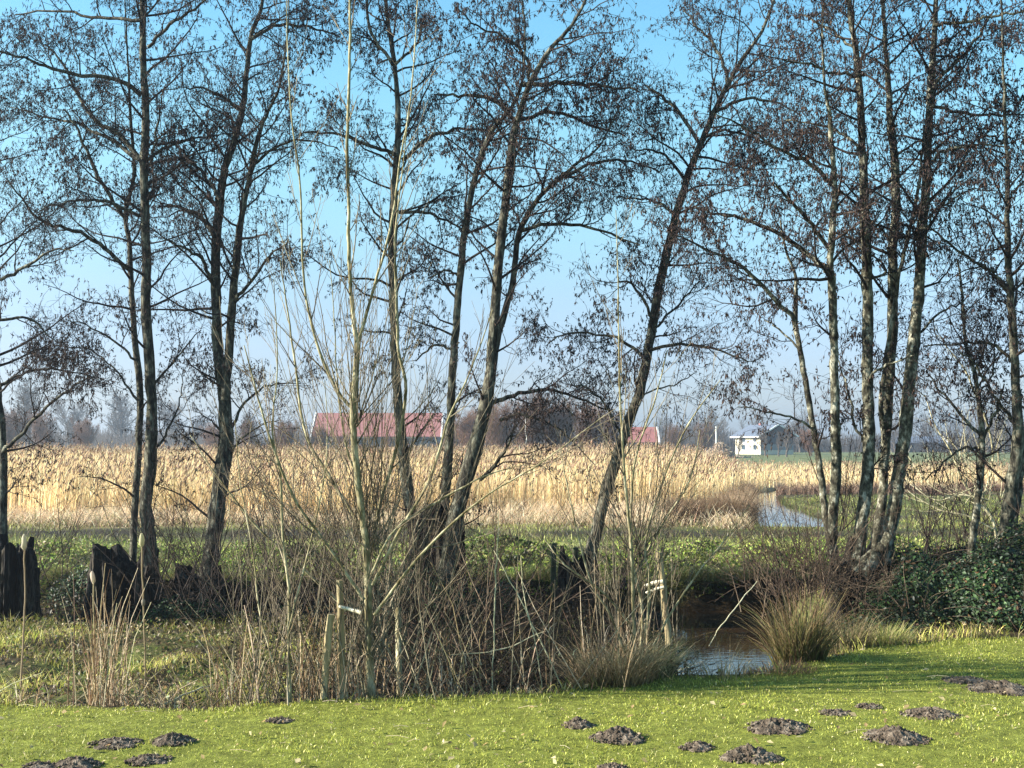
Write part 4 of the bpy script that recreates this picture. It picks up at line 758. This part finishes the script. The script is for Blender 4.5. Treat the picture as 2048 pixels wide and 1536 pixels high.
# ------------------------------------------------------------------ posts
def post(lb, pl, Y, m, name='wooden_post', cutpiece=None, group='wooden posts in the ditch'):
    root = empty(name, P(pl[0][0], pl[0][1], Y), lb, 'post', group); b = MB(); p, r = stem(pl, Y, n=10, dy=0, wob=.002); r = r*(.55 if Y < 12 else .75)
    tubes(b, p, r, 12, rough=.02, cap=True); b.obj('shaft', m, root)
    if cutpiece:
        for q in cutpiece:
            b = MB(); p, r = limb(q, Y-.04, Y-.07, n=6, wob=.001); r = r*.7; tubes(b, p, r, 7, rough=.05, cap=True); b.obj('cut_branch_stub', M_CUT, root)
post('leaning grey wooden post, the left one of the pair beside the willow', [(645, 1412, 28), (652, 1330, 28), (662, 1228, 26)], 7.6, M_POST)
post('upright wooden post with a pale cut branch on top beside the leaning one', [(684, 1405, 26), (683, 1290, 26), (680, 1160, 24)], 7.65, M_POST, cutpiece=[[(678, 1213, 9), (700, 1219, 11), (722, 1226, 12)]])
post('yellow-green wooden post leaning at the pond with pale cut stubs', [(1338, 1290, 26), (1330, 1210, 25), (1318, 1105, 22)], 9.2, M_POST, cutpiece=[[(1290, 1172, 9), (1310, 1166, 12), (1326, 1163, 12)], [(1292, 1186, 7), (1308, 1180, 9), (1328, 1174, 9)]])
post('dark mossy post standing in the far bank left of the leaning alder', [(1108, 1225, 15), (1107, 1150, 15), (1108, 1086, 13)], 16.0, M_DPOST)
post('short dark post stump beside the dark mossy post', [(1152, 1215, 18), (1150, 1150, 17), (1151, 1095, 15)], 15.8, M_DPOST)
# ------------------------------------------------------------------ brambles
def bramble(lb, cx, cy, rx, ry, top, n, seed):
    root = empty('bramble_bush', (cx, cy, float(H(np.array([cx]), np.array([cy]))[0])), lb, 'bush', 'dark bramble bushes under the right-hand trees')
    x = cx+rx*rng.uniform(-1, 1, n); y = cy+ry*rng.uniform(-1, 1, n); q = ((x-cx)/rx)**2+((y-cy)/ry)**2; k = q < 1; x, y, q = x[k], y[k], q[k]; n = len(x)
    z0 = H(x, y); ht = top*(1-q**1.6*.75)*(1+.30*vn(x+seed, y, .45)+.22*vn(x, y+seed, .18)); u = rng.uniform(0, 1, n)**.45
    pos = np.stack([x, y, z0+ht*u], 1); out = np.stack([(x-cx)/rx*.6, (y-cy)/ry*.6-.2, .7*u+.2], 1)+rng.normal(size=(n, 3))*.55
    b = MB(); leaves(b, pos, rng.uniform(.014, .05, n), out, vary([(.015, .03, .012), (.03, .055, .018), (.01, .018, .01), (.07, .04, .02)], n, .3, [.38, .3, .24, .08])*np.clip(1+.9*vn(x, y+pos[:, 2], .35), .2, 2)[:, None])
    b.obj('foliage', M_BRAM, root)
    m = 130; a = rng.uniform(0, 2*PI, m); p0 = np.stack([cx+rx*.7*np.cos(a)*rng.uniform(0, 1, m), cy+ry*.7*np.sin(a), np.zeros(m)], 1); p0[:, 2] = H(p0[:, 0], p0[:, 1]); K = 9
    d = norm(np.stack([rng.normal(0, .5, m), rng.normal(-.1, .4, m), np.ones(m)], 1)); L = rng.uniform(.7, 1.5, m)*top; Q = np.empty((m, K, 3)); Q[:, 0] = p0
    for k in range(1, K): d = norm(d+rng.normal(size=(m, 3))*.1+np.array([0, 0, -.16])+d*[.1, .1, 0]); Q[:, k] = Q[:, k-1]+d*(L/(K-1)*1.5)[:, None]
    Q[:, :, 2] = np.maximum(Q[:, :, 2], H(Q[:, :, 0], Q[:, :, 1])+.01)
    b = MB(); tubes(b, Q, np.full((m, K), .003)*(1-.5*np.linspace(0, 1, K)), 4); b.obj('stems', M_BTW, root)
bramble('dark glossy bramble mass at the right picture edge above the lawn', 4.75, 11.3, .95, 1.1, .66, 38000, 1)
bramble('bramble bush between the right edge mass and the five-trunk group', 3.95, 12.0, .75, 1.0, .56, 26000, 2)
bramble('far bramble mass behind the right edge alder foot', 5.6, 13.0, 1.2, 1.3, .66, 28000, 3)
bramble('low bramble patch at the foot of the grouped alder trunks', 3.45, 11.2, .55, .7, .42, 9000, 4)
bramble('dark leafy ivy patch beside the leftmost stump', -5.2, 15.9, .9, .5, .75, 9000, 5)
bramble('dark leafy patch between the straight alder and the forked alder', -4.2, 15.2, .8, .45, .35, 6000, 6)
bramble('shaded leafy patch under the alder clump', -.9, 15.0, 1.2, .6, .65, 9000, 8)

# ------------------------------------------------------------------ background
M_FAR = plain('far_bare_twigs', (.09, .07, .055), nz=.3); M_FARB = plain('brown_thicket_twigs', (.15, .078, .045), nz=.3)
M_BIRCH = plain('white_birch_bark', (.7, .68, .62), nz=.15, scale=1)
def baretree(h, spread, nst, n1, n2, n3, fat=1., seed=0, up=.12, trunkmat=None):
    p = []; 
    for s in range(nst):
        a = rng.uniform(0, 2*PI); tl = rng.uniform(0, .35) if nst > 1 else rng.uniform(0, .08); k = np.linspace(0, 1, 9)[:, None]; hh = h*rng.uniform(.75, 1)
        q = k*np.array([[0, 0, hh]])+(k**1.4)*np.array([[math.cos(a)*tl*hh*spread, math.sin(a)*tl*hh*spread, 0]])+rng.normal(size=(9, 3))*.02*h*k; q += np.array([[math.cos(a), math.sin(a), 0]])*(.05*h if nst > 1 else 0); p.append(q)
    p = np.array(p); r0 = h*.018*fat/(nst**.4); R = np.repeat((r0*(1-.88*np.linspace(0, 1, 9)))[None], nst, 0)
    tr = MB(); cr = MB(); tubes(tr, p, R, 6)
    a, ra = grow(p, R, n1, .14, .98, (30, 65), (h*.22*spread, h*.48*spread), 7, .1, up, .5, h*.008*fat, h*.002*fat, taper=.55); tubes(cr, a, ra, 4)
    b_, rb = grow(a, ra, n2, .15, .98, (25, 60), (h*.07, h*.2), 5, .14, up, .6, h*.003*fat, h*.0014*fat, taper=.4); tubes(cr, b_, rb, 3)
    c, rc = grow(b_, rb, n3, .15, .98, (20, 60), (h*.03, h*.09), 3, .16, up*.5, .7, h*.002*fat, h*.0011*fat, taper=.3); tubes(cr, c, rc, 3)
    return tr, cr
def place_tree(protos, px, pz, Y, sc, lb, name='bare_tree', cat='tree', group=None, rot=None):
    td, cd = protos; x = (px-1024)/F*Y; z = -.45
    root = empty(name, (x, Y, z), lb, cat, group); root.scale = (sc, sc, sc); root.rotation_euler[2] = rng.uniform(0, 6.28) if rot is None else rot
    for nm, d in (('trunk', td), ('crown', cd)): o = bpy.data.objects.new(nm, d); COL.objects.link(o); o.parent = root
def proto(mt, *a, **k): tr, cr = baretree(*a, **k); return tr.data('trunk', mt), cr.data('crown', mt)
PT = [proto(M_FAR, 10, 1.1, 1, 44, 9, 5, fat=1.6), proto(M_FAR, 9, 1.35, 2, 32, 9, 5, fat=1.6)]
PB = [proto(M_FARB, 5, 1.3, 14, 16, 9, 5, fat=1.15, up=.16), proto(M_FARB, 4.6, 1.5, 16, 14, 9, 5, fat=1.15, up=.16), proto(M_FARB, 5.2, 1.1, 9, 18, 9, 6, fat=1.15, up=.2)]
fg = 'misty bare trees on the horizon at left'
for i, (px, Y, sc, lb) in enumerate([(60, 210, 1.25, 'misty bare tree on the horizon behind the left edge alder'), (145, 230, 1.05, 'misty bare tree right of the leftmost horizon tree'), (245, 260, 1.3, 'tall pale misty tree just left of the straight alder trunk'),
        (340, 300, 1.25, 'pale misty tree just right of the straight alder trunk'), (395, 330, .95, 'small faint tree between the straight and forked alders'), (-30, 200, 1.0, 'misty bare tree cut by the left picture edge'), (500, 280, .9, 'faint bare tree right of the forked alder')]):
    place_tree(PT[i % 2], px, 0, Y, sc, lb, group=fg)
tg = 'brown bare thickets behind the reed bed'
for i, (px, Y, sc, lb) in enumerate([(945, 125, 1.0, 'brown thicket just right of the slanting alder clump'), (1000, 118, 1.15, 'tall brown thicket with a white birch stem before it'), (1060, 120, 1.2, 'brown rounded thicket in the middle of the row'), (1120, 122, 1.15, 'brown thicket left of the leaning alder'), (1180, 126, 1.15, 'brown thicket directly left of the leaning alder trunk'), (1225, 135, .95, 'brown thicket behind the leaning alder trunk'), (905, 150, .8, 'brown thicket against the right end of the long barn'), (690, 160, .6, 'low brown thicket in front of the left half of the long barn'), (775, 158, .5, 'low brown thicket in front of the middle of the long barn'), (640, 150, .75, 'brown thicket overlapping the left end of the long barn'),
        (430, 150, .85, 'dark thicket behind the forked alder'), (500, 145, .8, 'dark thicket right of the forked alder trunk'), (570, 150, .85, 'dark thicket directly left of the red roofed barn'), (20, 140, 1.1, 'dark thicket at the left horizon edge'), (90, 150, 1.0, 'dark thicket right of the left edge one'), (170, 155, .9, 'dark thicket between the left edge alder and the straight one'),
        (1350, 190, .9, 'grey brown thicket right of the small red roof'), (1410, 200, .9, 'grey brown thicket left of the white house'), (1620, 180, .75, 'thicket right of the white house, behind the leftmost grouped trunk')]):
    place_tree(PB[i % 3], px, 0, Y, sc, lb, name='bare_thicket', cat='thicket', group=tg)
og = 'small orchard trees beside the white house'
PO = proto(M_FAR, 4.2, 1.5, 1, 26, 8, 4, fat=2.0)
for px, Y, sc, lb in [(1476, 185, .75, 'small orchard tree in front of the cream wall of the house'), (1530, 180, 1.0, 'orchard tree in front of the grey gable of the house'), (1556, 178, .85, 'orchard tree at the right corner of the house'), (1572, 172, .95, 'orchard tree right of the house near the grouped trunks')]:
    place_tree(PO, px, 0, Y, sc, lb, name='orchard_tree', group=og)
tr, cr = baretree(5.2, .7, 1, 22, 7, 4, fat=1.0); root = empty('birch_tree', ((1052-1024)/F*112, 112, -.45), 'white-stemmed birch before the brown thickets', 'tree'); 
for nm, d, m_ in (('trunk', tr, M_BIRCH), ('crown', cr, M_FARB)):
    me = d.data(nm, m_); o = bpy.data.objects.new(nm, me); COL.objects.link(o); o.parent = root
b = MB(); tubes(b, np.array([[0, 0, 0], [0, 0, 2.], [0, 0, 4.6]]), np.array([.13, .11, .09]), 8, cap=True); o = b.obj('white_pole', M_BIRCH); o.location = ((1432-1024)/F*190, 190, -.45); tag(o, 'slim white pole left of the white house', 'pole')
# far wood as one mass
b = MB(); lo = [baretree(8, 1.15, 2, 16, 6, 3, fat=1.7, up=.15) for _ in range(3)]
def merged(bm): return np.concatenate(bm.v), np.concatenate(bm.f[4])
LO = [[merged(t_) for t_ in pr] for pr in lo]
for i in range(95):
    px = rng.uniform(-250, 2300); Y = rng.uniform(300, 420)
    if px > 1300: Y = rng.uniform(230, 330)
    sc = rng.uniform(.75, 1.15)*(1 if px < 1250 else .95); a = rng.uniform(0, 6.28); ca, sa = math.cos(a), math.sin(a)
    for Vv, Ff in LO[i % 3]:
        q = Vv*sc; q = np.stack([q[:, 0]*ca-q[:, 1]*sa+(px-1024)/F*Y, q[:, 0]*sa+q[:, 1]*ca+Y, q[:, 2]-.45], 1); b.add(q, Ff)
for i in range(1):
    n = 30000; px = rng.uniform(-300, 2350, n); Y = rng.uniform(250, 330, n); x = (px-1024)/F*Y; b_n = b.n
    d0 = np.stack([x, Y, np.full(n, -.45)], 1); hgt = rng.uniform(1.2, 4.2, n)*(1+.3*vn(x, Y*0, 9)); d1 = d0+np.stack([rng.normal(0, .5, n), rng.normal(0, .5, n), hgt], 1); tubes(b, np.stack([d0, d1], 1), np.stack([np.full(n, .08), np.full(n, .03)], 1), 3)
b.anycol = False
tag(b.obj('distant_wood', M_FAR), 'grey-brown line of distant bare woodland along the horizon', 'wood', kind='stuff')
# rough pile near the house
b = MB(); n = 2500; x0 = (1440-1024)/F*165; x = x0+rng.normal(0, 1.3, n); y = 165+rng.normal(0, 1, n); leaves(b, np.stack([x, y, -.4+rng.uniform(0, 1, n)*2.0*np.exp(-((x-x0)/1.4)**2)], 1), rng.uniform(.2, .5, n), rng.normal(size=(n, 3)), vary([(.4, .3, .22), (.25, .18, .12), (.5, .4, .3)], n)); tag(b.obj('brush_heap', M_REED, origin=(x0, 165, -.4)), 'pale brown heap of brush left of the white house', 'brush heap')
# ------------------------------------------------------------------ buildings
def boxm(b, x0, x1, y0, y1, z0, z1):
    b.add([[x0, y0, z0], [x1, y0, z0], [x1, y1, z0], [x0, y1, z0], [x0, y0, z1], [x1, y0, z1], [x1, y1, z1], [x0, y1, z1]],
          [[0, 3, 2, 1], [4, 5, 6, 7], [0, 1, 5, 4], [1, 2, 6, 5], [2, 3, 7, 6], [3, 0, 4, 7]])
def slab(b, pts4, th):
    p = np.array(pts4, float); n = np.cross(p[1]-p[0], p[3]-p[0]); n = n/np.linalg.norm(n)*th; q = np.vstack([p, p+n])
    b.add(q, [[0, 3, 2, 1], [4, 5, 6, 7], [0, 1, 5, 4], [1, 2, 6, 5], [2, 3, 7, 6], [3, 0, 4, 7]])
def child(b, name, m, root): me = b.data(name, m, smooth=False); o = bpy.data.objects.new(name, me); COL.objects.link(o); o.parent = root; return o
M_RED = plain('red_roof_tiles', (.27, .10, .085), nz=.2, scale=1.5); M_DW = plain('dark_barn_boards', (.05, .05, .05), nz=.3); M_CREAM = plain('cream_render', (.55, .50, .38), nz=.12); M_GREY = plain('blue_grey_cladding', (.17, .18, .18), nz=.1); M_DGREY = plain('dark_boards_and_shade', (.035, .035, .033), nz=.15)  # gable colour is darkened to carry the shade on its sunless side
M_SLATE = plain('slate_roof', (.11, .13, .17), .6, .3, nz=.1); M_WHITE = plain('white_trim', (.8, .8, .78), nz=.04); M_GLASS = plain('window_glass', (.05, .07, .09), .1, .6, nz=.1)
def barn(lb, cx, cy, L, D, ez, rz_, roofm, wallm, rot=0, doors=True):
    """gable roof building, ridge along local x; local front faces -y"""
    root = empty('barn', (cx, cy, -.45), lb, 'barn'); root.rotation_euler[2] = rot; ez += .45; rz_ += .45
    b = MB(); boxm(b, -L/2, L/2, -D/2, D/2, 0, ez)
    for s in (-1, 1): b.add([[s*L/2, -D/2, ez], [s*L/2, D/2, ez], [s*L/2, 0, rz_-.1]], [[0, 1, 2]])
    child(b, 'wall', wallm, root)
    b = MB(); o_ = .5; dz = (rz_-ez)/(D/2)*o_
    slab(b, [[-L/2-o_, -D/2-o_, ez-dz+.02], [L/2+o_, -D/2-o_, ez-dz+.02], [L/2+o_, 0, rz_], [-L/2-o_, 0, rz_]], .15); slab(b, [[L/2+o_, D/2+o_, ez-dz+.02], [-L/2-o_, D/2+o_, ez-dz+.02], [-L/2-o_, 0, rz_], [L/2+o_, 0, rz_]], .15)
    rf = child(b, 'roof', roofm, root)
    b = MB()
    for s in (-1, 1): slab(b, [[s*(L/2+o_)-.12, -D/2-o_-.05, ez-dz-.1], [s*(L/2+o_)+.12, -D/2-o_-.05, ez-dz-.1], [s*(L/2+o_)+.12, 0, rz_-.05], [s*(L/2+o_)-.12, 0, rz_-.05]], .3)
    child(b, 'barge_board', M_WHITE, root)
    if doors:
        for dx in (L*.28, -L*.1):
            b = MB(); boxm(b, dx-1.4, dx+1.4, -D/2-.06, -D/2+.1, .02, ez-.5); d = child(b, 'door', M_DGREY, root)
            b = MB(); boxm(b, dx-1.5, dx+1.5, -D/2-.1, -D/2-.05, ez-.5, ez-.38); child(b, 'lintel', M_WHITE, root)
        for dx in np.linspace(-L*.4, L*.42, 5):
            b = MB(); boxm(b, dx-.45, dx+.45, -D/2-.05, -D/2+.1, 1.4, 2.2); child(b, 'window', M_GLASS, root)
    return root
barn('long barn with a faded red tiled roof behind the willow shrub', (752-1024)/F*230, 236, 24.0, 11, 3.0, 7.3, M_RED, M_DW)
barn('small red roofed shed right of the leaning alder', (1283-1024)/F*215, 218, 5.2, 6, 1.9, 4.3, M_RED, M_DW, doors=False)
def house():
    Y = 205; cx = (1534-1024)/F*Y+.3; root = empty('house', (cx, Y+4, -.45), 'white house with cream side wall, dark gable and blue-grey roof', 'house'); root.rotation_euler[2] = math.radians(26); root.scale = (.9, .9, .86)
    # local: gable faces -y (turned right), long cream wall faces -x
    w2, L2, ez, rz_ = 3.9, 3.9, 3.9, 5.9
    b = MB(); boxm(b, -w2, w2, -L2, L2, 0, ez); child(b, 'wall', M_CREAM, root)
    b = MB(); b.add([[-w2, -L2-.04, ez*.52], [w2, -L2-.04, ez*.52], [w2, -L2-.04, ez], [0, -L2-.04, rz_], [-w2, -L2-.04, ez]], np.zeros((0, 4), int)); b.f[3].append(np.array([[0, 1, 2], [0, 2, 4], [4, 2, 3]])); child(b, 'gable', M_DGREY, root)
    b = MB(); boxm(b, -w2+.02, w2, -L2-.05, -L2-.01, .9, ez*.52); child(b, 'lower_cladding', M_GREY, root)
    b = MB(); slab(b, [[-w2-.7, L2+.6, ez-.36], [-w2-.7, -L2-.6, ez-.36], [0, -L2-.6, rz_], [0, L2+.6, rz_]], .12); slab(b, [[w2+.7, -L2-.6, ez-.36], [w2+.7, L2+.6, ez-.36], [0, L2+.6, rz_], [0, -L2-.6, rz_]], .12); rf = child(b, 'roof', M_SLATE, root)
    b = MB(); boxm(b, -.25, .25, .8, 1.3, rz_-.4, rz_+.35); c = child(b, 'chimney', M_RED, rf)
    b = MB(); slab(b, [[-w2-.75, -L2-.75, ez-.5], [-w2-.75, -L2-.6, ez-.5], [0, -L2-.6, rz_-.06], [0, -L2-.75, rz_-.06]], -.25); slab(b, [[w2+.75, -L2-.6, ez-.5], [w2+.75, -L2-.75, ez-.5], [0, -L2-.75, rz_-.06], [0, -L2-.6, rz_-.06]], -.25); boxm(b, -w2-.85, -w2-.7, -L2-.6, L2+.6, ez-.55, ez-.3); child(b, 'roof_edge', M_WHITE, root)
    for yy in (-2.2, 1.3):
        for z in (.9, 2.5):
            b = MB(); boxm(b, -w2-.05, -w2+.1, yy-.5, yy+.5, z, z+1.0); wn = child(b, 'window', M_GLASS, root)
            b = MB(); boxm(b, -w2-.09, -w2-.05, yy-.56, yy+.56, z-.1, z); child(b, 'sill', M_WHITE, wn)
house()
barn('low grey shed roof at the far right meadow', (1830-1024)/F*260, 262, 12, 6, 1.6, 2.8, M_SLATE, M_DW, doors=False)
# meadow fence posts at right
for k, (px, lb) in enumerate([(1865, 'thin pale fence post in the right meadow, left of three'), (1922, 'thin pale fence post in the right meadow, middle of three'), (1995, 'thin pale fence post in the right meadow, right of three')]):
    b = MB(); tubes(b, np.array([[0, 0, 0], [0, 0, .8], [0, 0, 1.5]]), np.array([.05, .05, .045]), 6, cap=True); o = b.obj('fence_post', M_POST); o.location = ((px-1024)/F*92, 92, -.45); tag(o, lb, 'post', 'fence posts in the right meadow')
# ------------------------------------------------------------------ haze
b = MB(); boxm(b, -1250, 1250, -60, 1260, -3, 26); m = bpy.data.materials.new('haze'); m.use_nodes = True; t = m.node_tree; t.nodes.remove(t.nodes['Principled BSDF'])
v = t.nodes.new('ShaderNodeVolumePrincipled'); v.inputs['Color'].default_value = (.80, .88, 1, 1); v.inputs['Density'].default_value = .00095; v.inputs['Anisotropy'].default_value = .6
t.links.new(v.outputs[0], t.nodes['Material Output'].inputs['Volume'])
tag(b.obj('haze', m, smooth=False), 'thin pale winter haze over the fields', 'haze', kind='stuff')
